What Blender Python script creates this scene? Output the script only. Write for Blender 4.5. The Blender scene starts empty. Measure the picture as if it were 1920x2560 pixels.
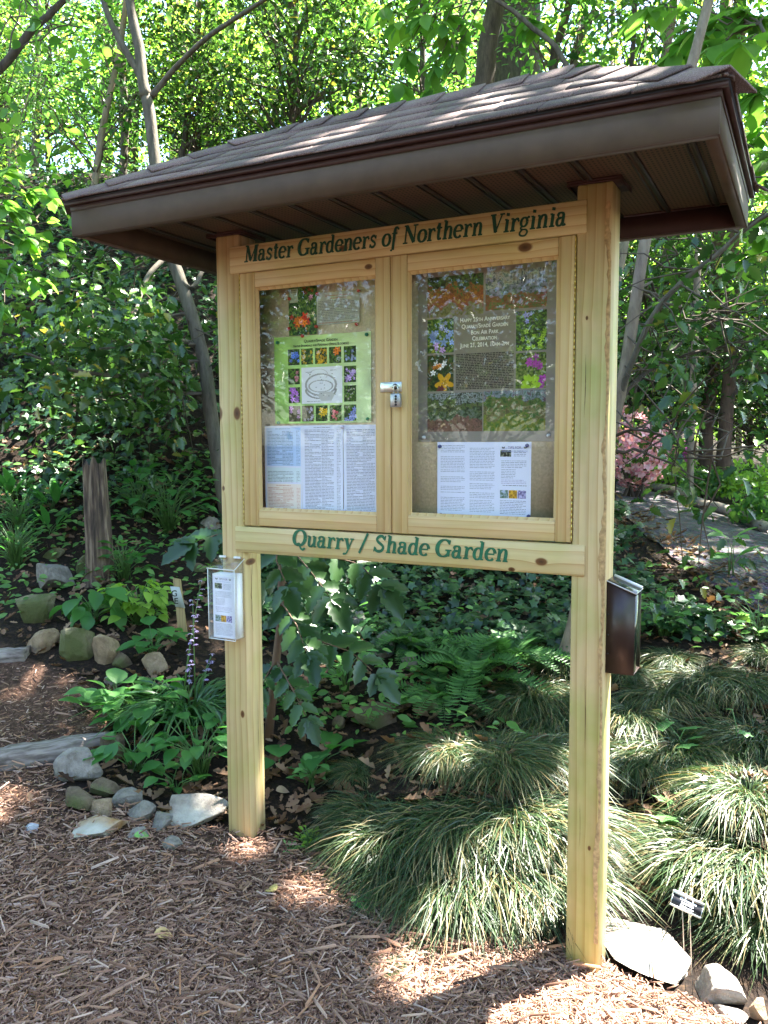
import bpy, math, random
import numpy as np
from mathutils import Vector, Matrix, noise

rng = np.random.default_rng(11)
random.seed(11)
SC = bpy.context.scene
COL = SC.collection
R = math.radians

# ------------------------------------------------------------------ camera
CAM = np.array([1.6697, -2.1215, 1.4209])
FPX = 2076.76
_y, _p, _r = 0.4726, -0.0883, -0.0046
_r0 = np.array([math.cos(_y), math.sin(_y), 0.0])
_f0 = np.array([-math.sin(_y), math.cos(_y), 0.0])
_u0 = np.array([0, 0, 1.0])
FWD = _f0 * math.cos(_p) + _u0 * math.sin(_p)
_u1 = _u0 * math.cos(_p) - _f0 * math.sin(_p)
RIGHT = _r0 * math.cos(_r) + _u1 * math.sin(_r)
UP = _u1 * math.cos(_r) - _r0 * math.sin(_r)
cd = bpy.data.cameras.new('camera')
cam = bpy.data.objects.new('camera', cd)
COL.objects.link(cam)
cd.sensor_fit = 'VERTICAL'
cd.sensor_height = 24.0
cd.sensor_width = 18.0
cd.lens = 24.0 * FPX / 2560.0
cd.clip_start = 0.05
cd.clip_end = 500
cam.matrix_world = Matrix(((RIGHT[0], UP[0], -FWD[0], CAM[0]), (RIGHT[1], UP[1], -FWD[1], CAM[1]),
                           (RIGHT[2], UP[2], -FWD[2], CAM[2]), (0, 0, 0, 1)))
SC.camera = cam

# ------------------------------------------------------------------ daylight
SUN_EL, SUN_AZ = R(58), math.atan2(0.52, 0.85)      # azimuth from +Y towards +X
SUN = np.array([math.sin(SUN_AZ) * math.cos(SUN_EL), math.cos(SUN_AZ) * math.cos(SUN_EL), math.sin(SUN_EL)])
w = bpy.data.worlds.new('World')
SC.world = w
w.use_nodes = True
nt = w.node_tree
sky = nt.nodes.new('ShaderNodeTexSky')
sky.sky_type = 'NISHITA'
sky.sun_disc = False
sky.sun_elevation = SUN_EL
sky.sun_rotation = SUN_AZ
bg = nt.nodes['Background']
bg.inputs['Strength'].default_value = 0.075
nt.links.new(sky.outputs[0], bg.inputs['Color'])
ld = bpy.data.lights.new('sun', 'SUN')
ld.energy = 5.0
ld.angle = R(0.5)
ld.color = (1.0, 0.95, 0.86)
sun = bpy.data.objects.new('sun', ld)
COL.objects.link(sun)
sun.location = (6, 5, 14)
sun.rotation_euler = Vector(tuple(SUN)).to_track_quat('Z', 'Y').to_euler()
vs = SC.view_settings
vs.view_transform = 'Standard'
vs.look = 'None'
vs.exposure = 3.9
vs.gamma = 1.0
SC.cycles.max_bounces = 8
SC.cycles.transparent_max_bounces = 12
SC.cycles.use_denoising = True

# ------------------------------------------------------------------ helpers
def link(o, parent=None):
    COL.objects.link(o)
    if parent is not None:
        o.parent = parent
    return o

def tag(o, label=None, cat=None, group=None, kind=None):
    if label: o['label'] = label
    if cat: o['category'] = cat
    if group: o['group'] = group
    if kind: o['kind'] = kind
    return o

def thing(name, label, cat, loc=(0, 0, 0), rotz=0.0, group=None):
    o = bpy.data.objects.new(name, None)
    o.empty_display_size = 0.05
    o.location = loc
    o.rotation_euler = (0, 0, rotz)
    link(o)
    return tag(o, label, cat, group)

def copy_tree(o, parent=None):
    c = o.copy()
    COL.objects.link(c)
    if parent is not None:
        c.parent = parent
    for ch in list(o.children):
        copy_tree(ch, c)
    return c

def ray(px, py):
    return FWD + RIGHT * (px - 960) / FPX - UP * (py - 1280) / FPX

def at_d(px, py, t):
    return CAM + ray(px, py) * t

def sstep(a, b, x):
    t = np.clip((x - a) / (b - a), 0, 1)
    return t * t * (3 - 2 * t)

_d0 = ray(1500, 1100)[:2]
_d0 = _d0 / np.linalg.norm(_d0)

MOUNDS = [(.66, .50, .46, .16), (1.66, .80, .36, .15)]     # swells of soil under the two grass mounds
def H(x, y):
    """height of the ground"""
    x = np.asarray(x, float); y = np.asarray(y, float)
    b = 0.1 * (1.2 - np.clip(x, -3.5, 1.6))
    q = np.clip(y - 0.14, 0, 60)
    g = 0.23 * np.minimum(q, 3.1) + 0.02 * np.clip(q - 3.1, 0, 60)
    L = _d0[0] * (y - CAM[1]) - _d0[1] * (x - CAM[0])
    wq = -0.6 * x + 0.8 * y - 2.75
    s = 0.62 * np.clip(wq, 0, 5.6) + 0.06 * np.clip(wq - 5.6, 0, 60)
    s = s * sstep(0.1, 2.0, L) * sstep(-3.0, 0.5, y)
    n = 0.018 * np.sin(3.1 * x + 1.3 * y) + 0.014 * np.sin(5.3 * y - 2.2 * x + 1) + 0.008 * np.sin(11 * x + 7 * y)
    n = n * sstep(-0.1, 0.8, y)
    m = 0.006 * np.sin(9 * x) * np.sin(8 * y + 1)
    for mx_, my_, mr_, mh_ in MOUNDS:
        d2 = ((x - mx_) ** 2 + (y - my_) ** 2) / mr_ ** 2
        m = m + mh_ * np.clip(1 - d2, 0, 1) ** .8
    return b + g + s + n + m

def hit(px, py):
    d = ray(px, py)
    t, st = 0.8, 0.03
    while t < 70:
        P = CAM + d * t
        if P[2] < H(P[0], P[1]):
            lo, hi = t - st, t
            for _ in range(20):
                mid = (lo + hi) / 2
                P = CAM + d * mid
                if P[2] < H(P[0], P[1]): hi = mid
                else: lo = mid
            return CAM + d * hi, hi
        t += st
        st *= 1.01
    return CAM + d * 70, 70.0

def build(name, V, faces, mats, parent=None, midx=None, smooth=False):
    """V (n,3); faces: list of (k,m) index arrays"""
    me = bpy.data.meshes.new(name)
    V = np.asarray(V, np.float32)
    sizes = np.concatenate([np.full(len(f), f.shape[1], np.int32) for f in faces])
    loops = np.concatenate([f.ravel() for f in faces]).astype(np.int32)
    me.vertices.add(len(V))
    me.vertices.foreach_set('co', V.ravel())
    me.loops.add(len(loops))
    me.loops.foreach_set('vertex_index', loops)
    me.polygons.add(len(sizes))
    st = np.concatenate([[0], np.cumsum(sizes)[:-1]]).astype(np.int32)
    me.polygons.foreach_set('loop_start', st)
    if midx is not None:
        me.polygons.foreach_set('material_index', np.asarray(midx, np.int32))
    if smooth:
        me.polygons.foreach_set('use_smooth', np.ones(len(sizes), bool))
    me.update(calc_edges=True)
    for m in (mats if isinstance(mats, (list, tuple)) else [mats]):
        me.materials.append(m)
    return link(bpy.data.objects.new(name, me), parent)

class MB:
    def __init__(self):
        self.V = []; self.F = {}; self.n = 0; self.mi = 0; self.Mi = {}
    def mat(self, i):
        self.mi = i
        return self
    def add(self, V, F):
        V = np.asarray(V, float)
        for f in (F if isinstance(F, list) and len(F) and isinstance(F[0], np.ndarray) else [np.asarray(F)]):
            self.F.setdefault(f.shape[1], []).append(f + self.n)
            self.Mi.setdefault(f.shape[1], []).append(np.full(len(f), self.mi))
        self.V.append(V); self.n += len(V)
        return self
    def box(self, a, b, chamfer=0.0):
        x0, y0, z0 = a; x1, y1, z1 = b
        if chamfer <= 0:
            V = [(x0, y0, z0), (x1, y0, z0), (x1, y1, z0), (x0, y1, z0), (x0, y0, z1), (x1, y0, z1), (x1, y1, z1), (x0, y1, z1)]
            return self.add(V, np.array([(0, 3, 2, 1), (4, 5, 6, 7), (0, 1, 5, 4), (1, 2, 6, 5), (2, 3, 7, 6), (3, 0, 4, 7)]))
        c = chamfer
        # chamfer the edges: each corner gives three vertices
        V = []; idx = {}
        for ix, X in enumerate((x0, x1)):
            for iy, Yv in enumerate((y0, y1)):
                for iz, Z in enumerate((z0, z1)):
                    sx, sy, sz = (c if ix == 0 else -c), (c if iy == 0 else -c), (c if iz == 0 else -c)
                    for k, v in enumerate(((X, Yv + sy, Z + sz), (X + sx, Yv, Z + sz), (X + sx, Yv + sy, Z))):
                        idx[(ix, iy, iz, k)] = len(V); V.append(v)
        q = []; t = []
        I = idx
        q += [(I[0,0,0,0], I[0,0,1,0], I[0,1,1,0], I[0,1,0,0]), (I[1,0,0,0], I[1,1,0,0], I[1,1,1,0], I[1,0,1,0]),
              (I[0,0,0,1], I[1,0,0,1], I[1,0,1,1], I[0,0,1,1]), (I[0,1,0,1], I[0,1,1,1], I[1,1,1,1], I[1,1,0,1]),
              (I[0,0,0,2], I[0,1,0,2], I[1,1,0,2], I[1,0,0,2]), (I[0,0,1,2], I[1,0,1,2], I[1,1,1,2], I[0,1,1,2])]
        for a_ in (0, 1):
            for b_ in (0, 1):
                q.append((I[a_,b_,0,0], I[a_,b_,1,0], I[a_,b_,1,1], I[a_,b_,0,1]))
                q.append((I[a_,0,b_,0], I[a_,1,b_,0], I[a_,1,b_,2], I[a_,0,b_,2]))
                q.append((I[0,a_,b_,1], I[1,a_,b_,1], I[1,a_,b_,2], I[0,a_,b_,2]))
                for c_ in (0, 1):
                    t.append((I[a_,b_,c_,0], I[a_,b_,c_,1], I[a_,b_,c_,2]))
        Va = np.array(V); cen = (np.array(a) + np.array(b)) / 2
        def outw(f):
            f = np.array(f); A = Va[f]
            n_ = np.cross(A[:, 1] - A[:, 0], A[:, 2] - A[:, 0]); flip = ((A.mean(1) - cen) * n_).sum(1) < 0
            f[flip] = f[flip][:, ::-1]
            return f
        return self.add(V, [outw(q), outw(t)])
    def tube(self, pts, rad, n=8, cap=True, jitter=0.0):
        pts = np.asarray(pts, float); k = len(pts)
        rad = np.broadcast_to(np.asarray(rad, float), (k,))
        T = np.gradient(pts, axis=0)
        T /= np.linalg.norm(T, axis=1)[:, None] + 1e-9
        ref = np.array([0.31, 0.95, 0.05]) if abs(T[0] @ np.array([0.31, 0.95, 0.05])) < 0.9 else np.array([1.0, 0, 0])
        V = []
        a = np.arange(n) * 2 * math.pi / n
        for i in range(k):
            A = np.cross(T[i], ref); A /= np.linalg.norm(A) + 1e-9
            B = np.cross(T[i], A)
            rr = rad[i] * (1 + (rng.uniform(-jitter, jitter, n) if jitter else 0))
            V.append(pts[i] + (np.cos(a) * rr)[:, None] * A + (np.sin(a) * rr)[:, None] * B)
        V = np.concatenate(V)
        i0 = np.arange(k - 1)[:, None] * n; j = np.arange(n)[None]; j2 = (j + 1) % n
        F = np.stack([i0 + j, i0 + j2, i0 + n + j2, i0 + n + j], -1).reshape(-1, 4)
        if cap:
            V = np.vstack([V, pts[0], pts[-1]])
            c0 = np.array([(k * n, (q + 1) % n, q) for q in range(n)])
            c1 = np.array([(k * n + 1, (k - 1) * n + q, (k - 1) * n + (q + 1) % n) for q in range(n)])
            return self.add(V, [F, np.vstack([c0, c1])])
        return self.add(V, F)
    def leaves(self, pos, d, up, size, tmpl, wid=None):
        tv, tf = tmpl
        pos = np.asarray(pos, float); d = np.asarray(d, float); up = np.asarray(up, float)
        N = len(pos)
        if N == 0: return self
        size = np.broadcast_to(np.asarray(size, float), (N,))
        wid = np.ones(N) if wid is None else np.broadcast_to(np.asarray(wid, float), (N,))
        d = d / (np.linalg.norm(d, axis=1)[:, None] + 1e-9)
        z = up - (up * d).sum(1)[:, None] * d
        z /= np.linalg.norm(z, axis=1)[:, None] + 1e-9
        y = np.cross(z, d)
        V = (pos[:, None] + size[:, None, None] * (tv[None, :, 0:1] * d[:, None] + tv[None, :, 1:2] * (y * wid[:, None])[:, None] + tv[None, :, 2:3] * z[:, None]))
        k = len(tv)
        off = (np.arange(N) * k)[:, None, None]
        self.add(V.reshape(-1, 3), [(f[None] + off).reshape(-1, f.shape[1]) for f in tf])
        return self
    def obj(self, name, mats, parent=None, smooth=False):
        V = np.concatenate(self.V)
        faces = [np.concatenate(self.F[k]) for k in sorted(self.F)]
        mi = np.concatenate([np.concatenate(self.Mi[k]) for k in sorted(self.F)])
        return build(name, V, faces, mats, parent, midx=mi, smooth=smooth)

# leaf shapes: x along the leaf, y across, z up
T_DIA = (np.array([(0, 0, 0), (.28, .25, .06), (.68, .23, .05), (1, 0, -.06), (.68, -.23, .05), (.28, -.25, .06)], float), [np.array([(0, 3, 2, 1), (0, 5, 4, 3)])])
def strip_leaf(st, bend=0.0, fold=0.15):
    """st: list of (x, halfwidth); folded blade with midrib"""
    V = []; F4 = []; F3 = []
    n = len(st)
    for i, (x, h) in enumerate(st):
        zc = -bend * x * x
        V += [(x, h, zc + fold * h), (x, 0, zc), (x, -h, zc + fold * h)]
    for i in range(n - 1):
        a = 3 * i
        F4 += [(a, a + 1, a + 4, a + 3), (a + 1, a + 2, a + 5, a + 4)]
    return (np.array(V, float), [np.array(F4)])
T_OVAL = strip_leaf([(0, .01), (.25, .2), (.55, .24), (.82, .13), (1, .005)], .12, .35)
T_WIDE = strip_leaf([(0, .02), (.1, .2), (.3, .35), (.5, .37), (.7, .28), (.88, .12), (1, .005)], .3, .3)
T_LANCE = strip_leaf([(0, .01), (.2, .12), (.5, .15), (.8, .09), (1, .004)], .25, .4)
T_HICK = strip_leaf([(0, .01), (.15, .12), (.4, .21), (.62, .24), (.82, .16), (1, .005)], .28, .3)
T_HOLLY = strip_leaf([(0, .02), (.1, .13), (.2, .3), (.28, .2), (.42, .36), (.5, .23), (.66, .31), (.74, .17), (.88, .16), (1, .0)], .16, .45)
T_MAHO = strip_leaf([(0, .02), (.06, .16), (.16, .26), (.22, .2), (.36, .31), (.43, .23), (.58, .27), (.65, .18), (.8, .19), (.86, .11), (1, .0)], .12, .4)
def fan_leaf(radii, ang, lift=.05):
    V = [(0.35, 0, 0.04)]
    for r_, a_ in zip(radii, ang):
        V.append((0.35 + r_ * math.cos(a_), r_ * math.sin(a_), -lift * r_))
    n = len(radii)
    return (np.array(V, float), [np.array([(0, i + 1, (i + 1) % n + 1) for i in range(n)])])
T_IVY = fan_leaf([.65, .33, .55, .3, .42, .25, .42, .3, .55, .33],
                 [0, .5, 1.05, 1.6, 2.2, math.pi, -2.2, -1.6, -1.05, -.5])
T_CHIP = (np.array([(0, -.12, 0), (1, -.08, .02), (1, .1, .02), (0, .12, 0), (0.02, -.1, .09), (.97, -.06, .1), (.95, .08, .1), (0.03, .1, .09)], float),
          [np.array([(4, 5, 6, 7), (0, 1, 5, 4), (1, 2, 6, 5), (2, 3, 7, 6), (3, 0, 4, 7)])])
T_DRY = strip_leaf([(0, .01), (.2, .2), (.35, .12), (.5, .27), (.65, .15), (.8, .17), (1, .01)], -.3, .8)

def runit(n, zmin=-1, zmax=1):
    a = rng.uniform(0, 2 * math.pi, n); z = rng.uniform(zmin, zmax, n); s = np.sqrt(1 - z * z)
    return np.stack([np.cos(a) * s, np.sin(a) * s, z], 1)

# ------------------------------------------------------------------ materials
def newmat(name):
    m = bpy.data.materials.new(name)
    m.use_nodes = True
    t = m.node_tree
    return m, t, t.nodes['Principled BSDF'], (lambda ty: t.nodes.new('ShaderNode' + ty)), (lambda a, b: t.links.new(a, b))

def ramp(N, cols, interp='LINEAR'):
    r_ = N('ValToRGB')
    r_.color_ramp.interpolation = interp
    e = r_.color_ramp.elements
    while len(e) < len(cols): e.new(0.5)
    for i, (p, c) in enumerate(cols):
        e[i].position = p; e[i].color = (c[0], c[1], c[2], 1)
    return r_

def plain(name, col, rough=.6, metal=0, spec=.5, var=0.0, scale=30, bump=0):
    m, t, b, N, L = newmat(name)
    b.inputs['Roughness'].default_value = rough
    b.inputs['Metallic'].default_value = metal
    b.inputs['Specular IOR Level'].default_value = spec
    b.inputs['Base Color'].default_value = (*col, 1)
    if var > 0 or bump > 0:
        tc = N('TexCoord'); n = N('TexNoise'); n.inputs['Scale'].default_value = scale; n.inputs['Detail'].default_value = 6
        L(tc.outputs['Object'], n.inputs['Vector'])
        if var > 0:
            r_ = ramp(N, [(.3, [c * (1 - var) for c in col]), (.7, [min(1, c * (1 + var)) for c in col])])
            L(n.outputs['Fac'], r_.inputs['Fac']); L(r_.outputs['Color'], b.inputs['Base Color'])
        if bump > 0:
            bp = N('Bump'); bp.inputs['Strength'].default_value = bump; bp.inputs['Distance'].default_value = .01
            L(n.outputs['Fac'], bp.inputs['Height']); L(bp.outputs['Normal'], b.inputs['Normal'])
    return m

def leafmat(name, cols, transl=.4, rough=.42, spec=.45, tcol=1.5, rare=False):
    m, t, b, N, L = newmat(name)
    g = N('NewGeometry')
    k = len(cols)
    r_ = ramp(N, [(i / max(1, k - 1), c) for i, c in enumerate(cols)] if not rare else [(i / (k - 2) * .955, c) for i, c in enumerate(cols[:-1])] + [(.97, cols[-1])])
    L(g.outputs['Random Per Island'], r_.inputs['Fac'])
    L(r_.outputs['Color'], b.inputs['Base Color'])
    b.inputs['Roughness'].default_value = rough
    b.inputs['Specular IOR Level'].default_value = spec
    tr = N('BsdfTranslucent')
    mx = N('MixRGB'); mx.blend_type = 'MULTIPLY'; mx.inputs['Fac'].default_value = 1
    L(r_.outputs['Color'], mx.inputs['Color1']); mx.inputs['Color2'].default_value = (tcol * 1.05, tcol * 1.08, tcol * .62, 1)
    L(mx.outputs['Color'], tr.inputs['Color'])
    ms = N('MixShader'); ms.inputs['Fac'].default_value = transl
    L(b.outputs[0], ms.inputs[1]); L(tr.outputs[0], ms.inputs[2])
    L(ms.outputs[0], t.nodes['Material Output'].inputs['Surface'])
    return m

def islandmat(name, cols, rough=.8, spec=.3, nscale=0):
    m, t, b, N, L = newmat(name)
    g = N('NewGeometry'); k = len(cols)
    r_ = ramp(N, [(i / max(1, k - 1), c) for i, c in enumerate(cols)])
    L(g.outputs['Random Per Island'], r_.inputs['Fac'])
    L(r_.outputs['Color'], b.inputs['Base Color'])
    b.inputs['Roughness'].default_value = rough
    b.inputs['Specular IOR Level'].default_value = spec
    return m

def woodmat(name, axis, light, dark, rings=26, knots=(), green=0.0, rough=.55, off=(0, 0, 0)):
    """sawn pine: growth rings stretched along the board; knots at given object-space points"""
    m, t, b, N, L = newmat(name)
    tc = N('TexCoord'); mp = N('Mapping')
    s = [1, 1, 1]; s['XYZ'.index(axis)] = 0.055
    mp.inputs['Scale'].default_value = s
    mp.inputs['Location'].default_value = off
    # bend the grain round each knot
    vec = tc.outputs['Object']
    kn = None
    for kx, ky, kz, kr in knots:
        sub = N('VectorMath'); sub.operation = 'SUBTRACT'; sub.inputs[1].default_value = (kx, ky, kz)
        L(tc.outputs['Object'], sub.inputs[0])
        sc = N('VectorMath'); sc.operation = 'MULTIPLY'
        e = [1 / kr, .25 / kr, 1 / kr]; e['XYZ'.index(axis)] = .62 / kr
        sc.inputs[1].default_value = e
        L(sub.outputs[0], sc.inputs[0])
        ln = N('VectorMath'); ln.operation = 'LENGTH'; L(sc.outputs[0], ln.inputs[0])
        if kn is None: kn = ln.outputs['Value']
        else:
            mn = N('Math'); mn.operation = 'MINIMUM'; L(kn, mn.inputs[0]); L(ln.outputs['Value'], mn.inputs[1]); kn = mn.outputs[0]
    n1 = N('TexNoise'); n1.inputs['Scale'].default_value = 7; n1.inputs['Detail'].default_value = 3
    L(vec, mp.inputs['Vector']); L(mp.outputs[0], n1.inputs['Vector'])
    ad = N('VectorMath'); ad.operation = 'MULTIPLY_ADD'
    L(n1.outputs['Color'], ad.inputs[0]); ad.inputs[1].default_value = (.05, .05, .05); L(mp.outputs[0], ad.inputs[2])
    wv = N('TexWave'); wv.wave_type = 'RINGS'; wv.rings_direction = axis; wv.wave_profile = 'SAW'
    wv.inputs['Scale'].default_value = rings; wv.inputs['Distortion'].default_value = .8; wv.inputs['Detail'].default_value = 2
    wv.inputs['Detail Scale'].default_value = 1.2
    src = ad.outputs[0]
    L(src, wv.inputs['Vector'])
    if kn is not None:
        ph = N('Math'); ph.operation = 'MULTIPLY_ADD'
        iv = N('Math'); iv.operation = 'DIVIDE'; iv.inputs[0].default_value = 3.0
        a1 = N('Math'); a1.operation = 'ADD'; a1.inputs[1].default_value = .6; L(kn, a1.inputs[0]); L(a1.outputs[0], iv.inputs[1])
        L(iv.outputs[0], wv.inputs['Phase Offset'])
    r_ = ramp(N, [(0, light), (.55, [l * .94 for l in light]), (.86, [.5 * (l + d) for l, d in zip(light, dark)]), (1, dark)])
    L(wv.outputs['Fac'], r_.inputs['Fac'])
    n2 = N('TexNoise'); n2.inputs['Scale'].default_value = 4.5; n2.inputs['Detail'].default_value = 4
    L(tc.outputs['Object'], n2.inputs['Vector'])
    mx = N('MixRGB'); mx.blend_type = 'MULTIPLY'
    r2 = ramp(N, [(.3, (1 - .34 * green - .05, 1 - .17 * green, .84 - .38 * green)), (.6, (1, 1, 1)), (.75, (1, .96, .92))])
    L(n2.outputs['Fac'], r2.inputs['Fac']); mx.inputs['Fac'].default_value = .9
    L(r_.outputs['Color'], mx.inputs['Color1']); L(r2.outputs['Color'], mx.inputs['Color2'])
    n3 = N('TexNoise'); n3.inputs['Scale'].default_value = 90; n3.inputs['Detail'].default_value = 3
    L(mp.outputs[0], n3.inputs['Vector'])
    r3 = ramp(N, [(.3, (.86, .83, .8)), (.6, (1, 1, 1))]); L(n3.outputs['Fac'], r3.inputs['Fac'])
    mx2 = N('MixRGB'); mx2.blend_type = 'MULTIPLY'; mx2.inputs['Fac'].default_value = .8
    L(mx.outputs['Color'], mx2.inputs['Color1']); L(r3.outputs['Color'], mx2.inputs['Color2'])
    out = mx2.outputs['Color']
    if kn is not None:
        rk = ramp(N, [(0, (.06, .028, .012)), (.45, (.16, .07, .025)), (.8, (.32, .17, .06)), (1.0, (.55, .4, .2)), ])
        rf = ramp(N, [(.7, (1, 1, 1)), (1.0, (0, 0, 0))])
        md = N('Math'); md.operation = 'MULTIPLY'; md.inputs[1].default_value = .62
        L(kn, md.inputs[0]); L(md.outputs[0], rk.inputs['Fac']); L(kn, rf.inputs['Fac'])
        mk = N('MixRGB'); L(rf.outputs['Color'], mk.inputs['Fac']); L(out, mk.inputs['Color1']); L(rk.outputs['Color'], mk.inputs['Color2'])
        out = mk.outputs['Color']
    L(out, b.inputs['Base Color'])
    b.inputs['Roughness'].default_value = rough
    b.inputs['Specular IOR Level'].default_value = .3
    bp = N('Bump'); bp.inputs['Strength'].default_value = .12; bp.inputs['Distance'].default_value = .003
    L(wv.outputs['Fac'], bp.inputs['Height']); L(bp.outputs['Normal'], b.inputs['Normal'])
    return m

def glassmat(name, rough=0.0, tint=(1, 1, 1), ior=1.5, boost=1.0, film=0.0):
    m, t, b, N, L = newmat(name)
    tr = N('BsdfTransparent'); tr.inputs['Color'].default_value = (*tint, 1)
    gl = N('BsdfGlossy'); gl.inputs['Roughness'].default_value = rough
    fr = N('Fresnel'); gm = N('NewGeometry'); mr = N('MapRange')
    mr.inputs['To Min'].default_value = ior; mr.inputs['To Max'].default_value = 1 / ior
    L(gm.outputs['Backfacing'], mr.inputs['Value']); L(mr.outputs[0], fr.inputs['IOR'])
    mu = N('Math'); mu.operation = 'MULTIPLY'; mu.inputs[1].default_value = boost; mu.use_clamp = True
    L(fr.outputs[0], mu.inputs[0])
    ms = N('MixShader'); L(mu.outputs[0], ms.inputs['Fac']); L(tr.outputs[0], ms.inputs[1]); L(gl.outputs[0], ms.inputs[2])
    L(ms.outputs[0], t.nodes['Material Output'].inputs['Surface'])
    return m

def barkmat(name, a, b_, scale=14, spots=0.0):
    m, t, b, N, L = newmat(name)
    tc = N('TexCoord'); mp = N('Mapping'); mp.inputs['Scale'].default_value = (1, 1, .22)
    n = N('TexNoise'); n.inputs['Scale'].default_value = scale * 2.2; n.inputs['Detail'].default_value = 8; n.inputs['Roughness'].default_value = .65
    L(tc.outputs['Object'], mp.inputs['Vector']); L(mp.outputs[0], n.inputs['Vector'])
    r_ = ramp(N, [(.3, a), (.7, b_)]); L(n.outputs['Fac'], r_.inputs['Fac'])
    n2 = N('TexNoise'); n2.inputs['Scale'].default_value = 3; L(tc.outputs['Object'], n2.inputs['Vector'])
    mx = N('MixRGB'); mx.blend_type = 'MULTIPLY'; mx.inputs['Fac'].default_value = .6
    L(r_.outputs['Color'], mx.inputs['Color1']); L(n2.outputs['Color'], mx.inputs['Color2'])
    mx.inputs['Fac'].default_value = .25
    L(mx.outputs['Color'], b.inputs['Base Color'])
    b.inputs['Roughness'].default_value = .85
    b.inputs['Specular IOR Level'].default_value = .25
    bp = N('Bump'); bp.inputs['Strength'].default_value = .5; bp.inputs['Distance'].default_value = .015
    L(n.outputs['Fac'], bp.inputs['Height']); L(bp.outputs['Normal'], b.inputs['Normal'])
    return m

def printmat(name, rough=.55, spec=.3):
    m, t, b, N, L = newmat(name)
    a = N('Attribute'); a.attribute_name = 'ink'
    L(a.outputs['Color'], b.inputs['Base Color'])
    b.inputs['Roughness'].default_value = rough
    b.inputs['Specular IOR Level'].default_value = spec
    return m

M_PRINT = printmat('printed_paper')
M_POST = woodmat('pine_post', 'Z', (.60, .44, .24), (.445, .275, .125), 15,
                 [(-.001, 0, 1.502, .017), (.07, 0, 1.501, .015), (.011, 0, 1.265, .006), (.068, 0, .535, .009), (.108, .02, .53, .006), (.0889, .03, 1.03, .008)], green=.6, off=(.06, .05, 0))
M_POST2 = woodmat('pine_post_weathered', 'Z', (.58, .425, .225), (.42, .265, .115), 14, [(1.1895, 0, .34, .005), (1.16, 0, 1.72, .004)], green=1.15, off=(-1.02, .05, .3))
M_BOARD = woodmat('pine_board', 'X', (.62, .47, .255), (.46, .29, .125), 12,
                  [(1.052, -.004, 1.096, .012), (.461, -.004, 1.963, .011), (.971, -.004, 1.07, .007)], green=.5, off=(.2, .03, -.95))
M_DSTILE = woodmat('door_stile_pine', 'Z', (.63, .45, .235), (.48, .285, .115), 12, [], green=.2, off=(.3, .05, .2))
M_DRAIL = woodmat('door_rail_pine', 'X', (.64, .45, .235), (.48, .28, .11), 14, [(.998, -.001, 1.91, .014), (.54, -.001, 1.905, .009)], green=.15, off=(.1, .02, -1.1))
M_FASCIA = plain('brown_aluminium', (.086, .060, .043), .8, 0, .25, .12, 18)
M_FASCIA_RED = plain('brown_drip_edge', (.052, .024, .021), .55, 0, .25, .1, 30)
M_WHITE = plain('white_paper', (.82, .82, .86), .7, 0, .2)
M_GREENPAINT = plain('dark_green_paint', (.004, .052, .028), .5, 0, .4, .25, 60)
M_METAL = plain('zinc_metal', (.62, .66, .64), .35, .85, .5, .08, 40)
M_BRASS = plain('brass_hinge', (.62, .47, .13), .35, .7, .5, .2, 120)
M_BLACK = plain('black_plastic', (.012, .012, .014), .3)
M_GLASS = glassmat('window_glass', .015, (.985, .99, .985), 1.5, .85)
M_ACRYL = glassmat('clear_acrylic', 0.02, (.985, .985, .985), 1.49, .55)
M_BARK_GREY = barkmat('smooth_grey_bark', (.055, .045, .032), (.15, .125, .095))
M_BARK_DARK = barkmat('dark_bark', (.03, .022, .016), (.10, .075, .055))
M_BARK_PINE = barkmat('red_furrowed_bark', (.035, .02, .014), (.16, .095, .065), 9)
M_BARK_TAN = barkmat('tan_bark', (.12, .085, .06), (.30, .23, .17))
M_TWIG = plain('twig_bark', (.085, .065, .048), .85, 0, .2, .3, 20)
# ------------------------------------------------------------------ painted serif lettering
def arc(cx, cy, rx, ry, a0, a1, n=14):
    a = np.radians(np.linspace(a0, a1, n))
    return [(cx + rx * math.cos(q), cy + ry * math.sin(q)) for q in a]
def spl(*P):
    P = [np.array(p, float) for p in P]
    P = [2 * P[0] - P[1]] + P + [2 * P[-1] - P[-2]]
    out = []
    for i in range(1, len(P) - 2):
        for t in np.linspace(0, 1, 7)[:-1]:
            a, b, c, d = P[i - 1], P[i], P[i + 1], P[i + 2]
            out.append(tuple(.5 * ((2 * b) + (-a + c) * t + (2 * a - 5 * b + 4 * c - d) * t * t + (-a + 3 * b - 3 * c + d) * t ** 3)))
    return out + [tuple(P[-2])]
TK, TN = .15, .065
def stem(x, y0, y1, w=TK): return ([(x, y0), (x, y1)], w)
def ser(x0, x1, y): return ([(x0, y), (x1, y)], .045)
def con(pts, tk=TK): return (pts, ('c', tk * 1.34))
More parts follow.
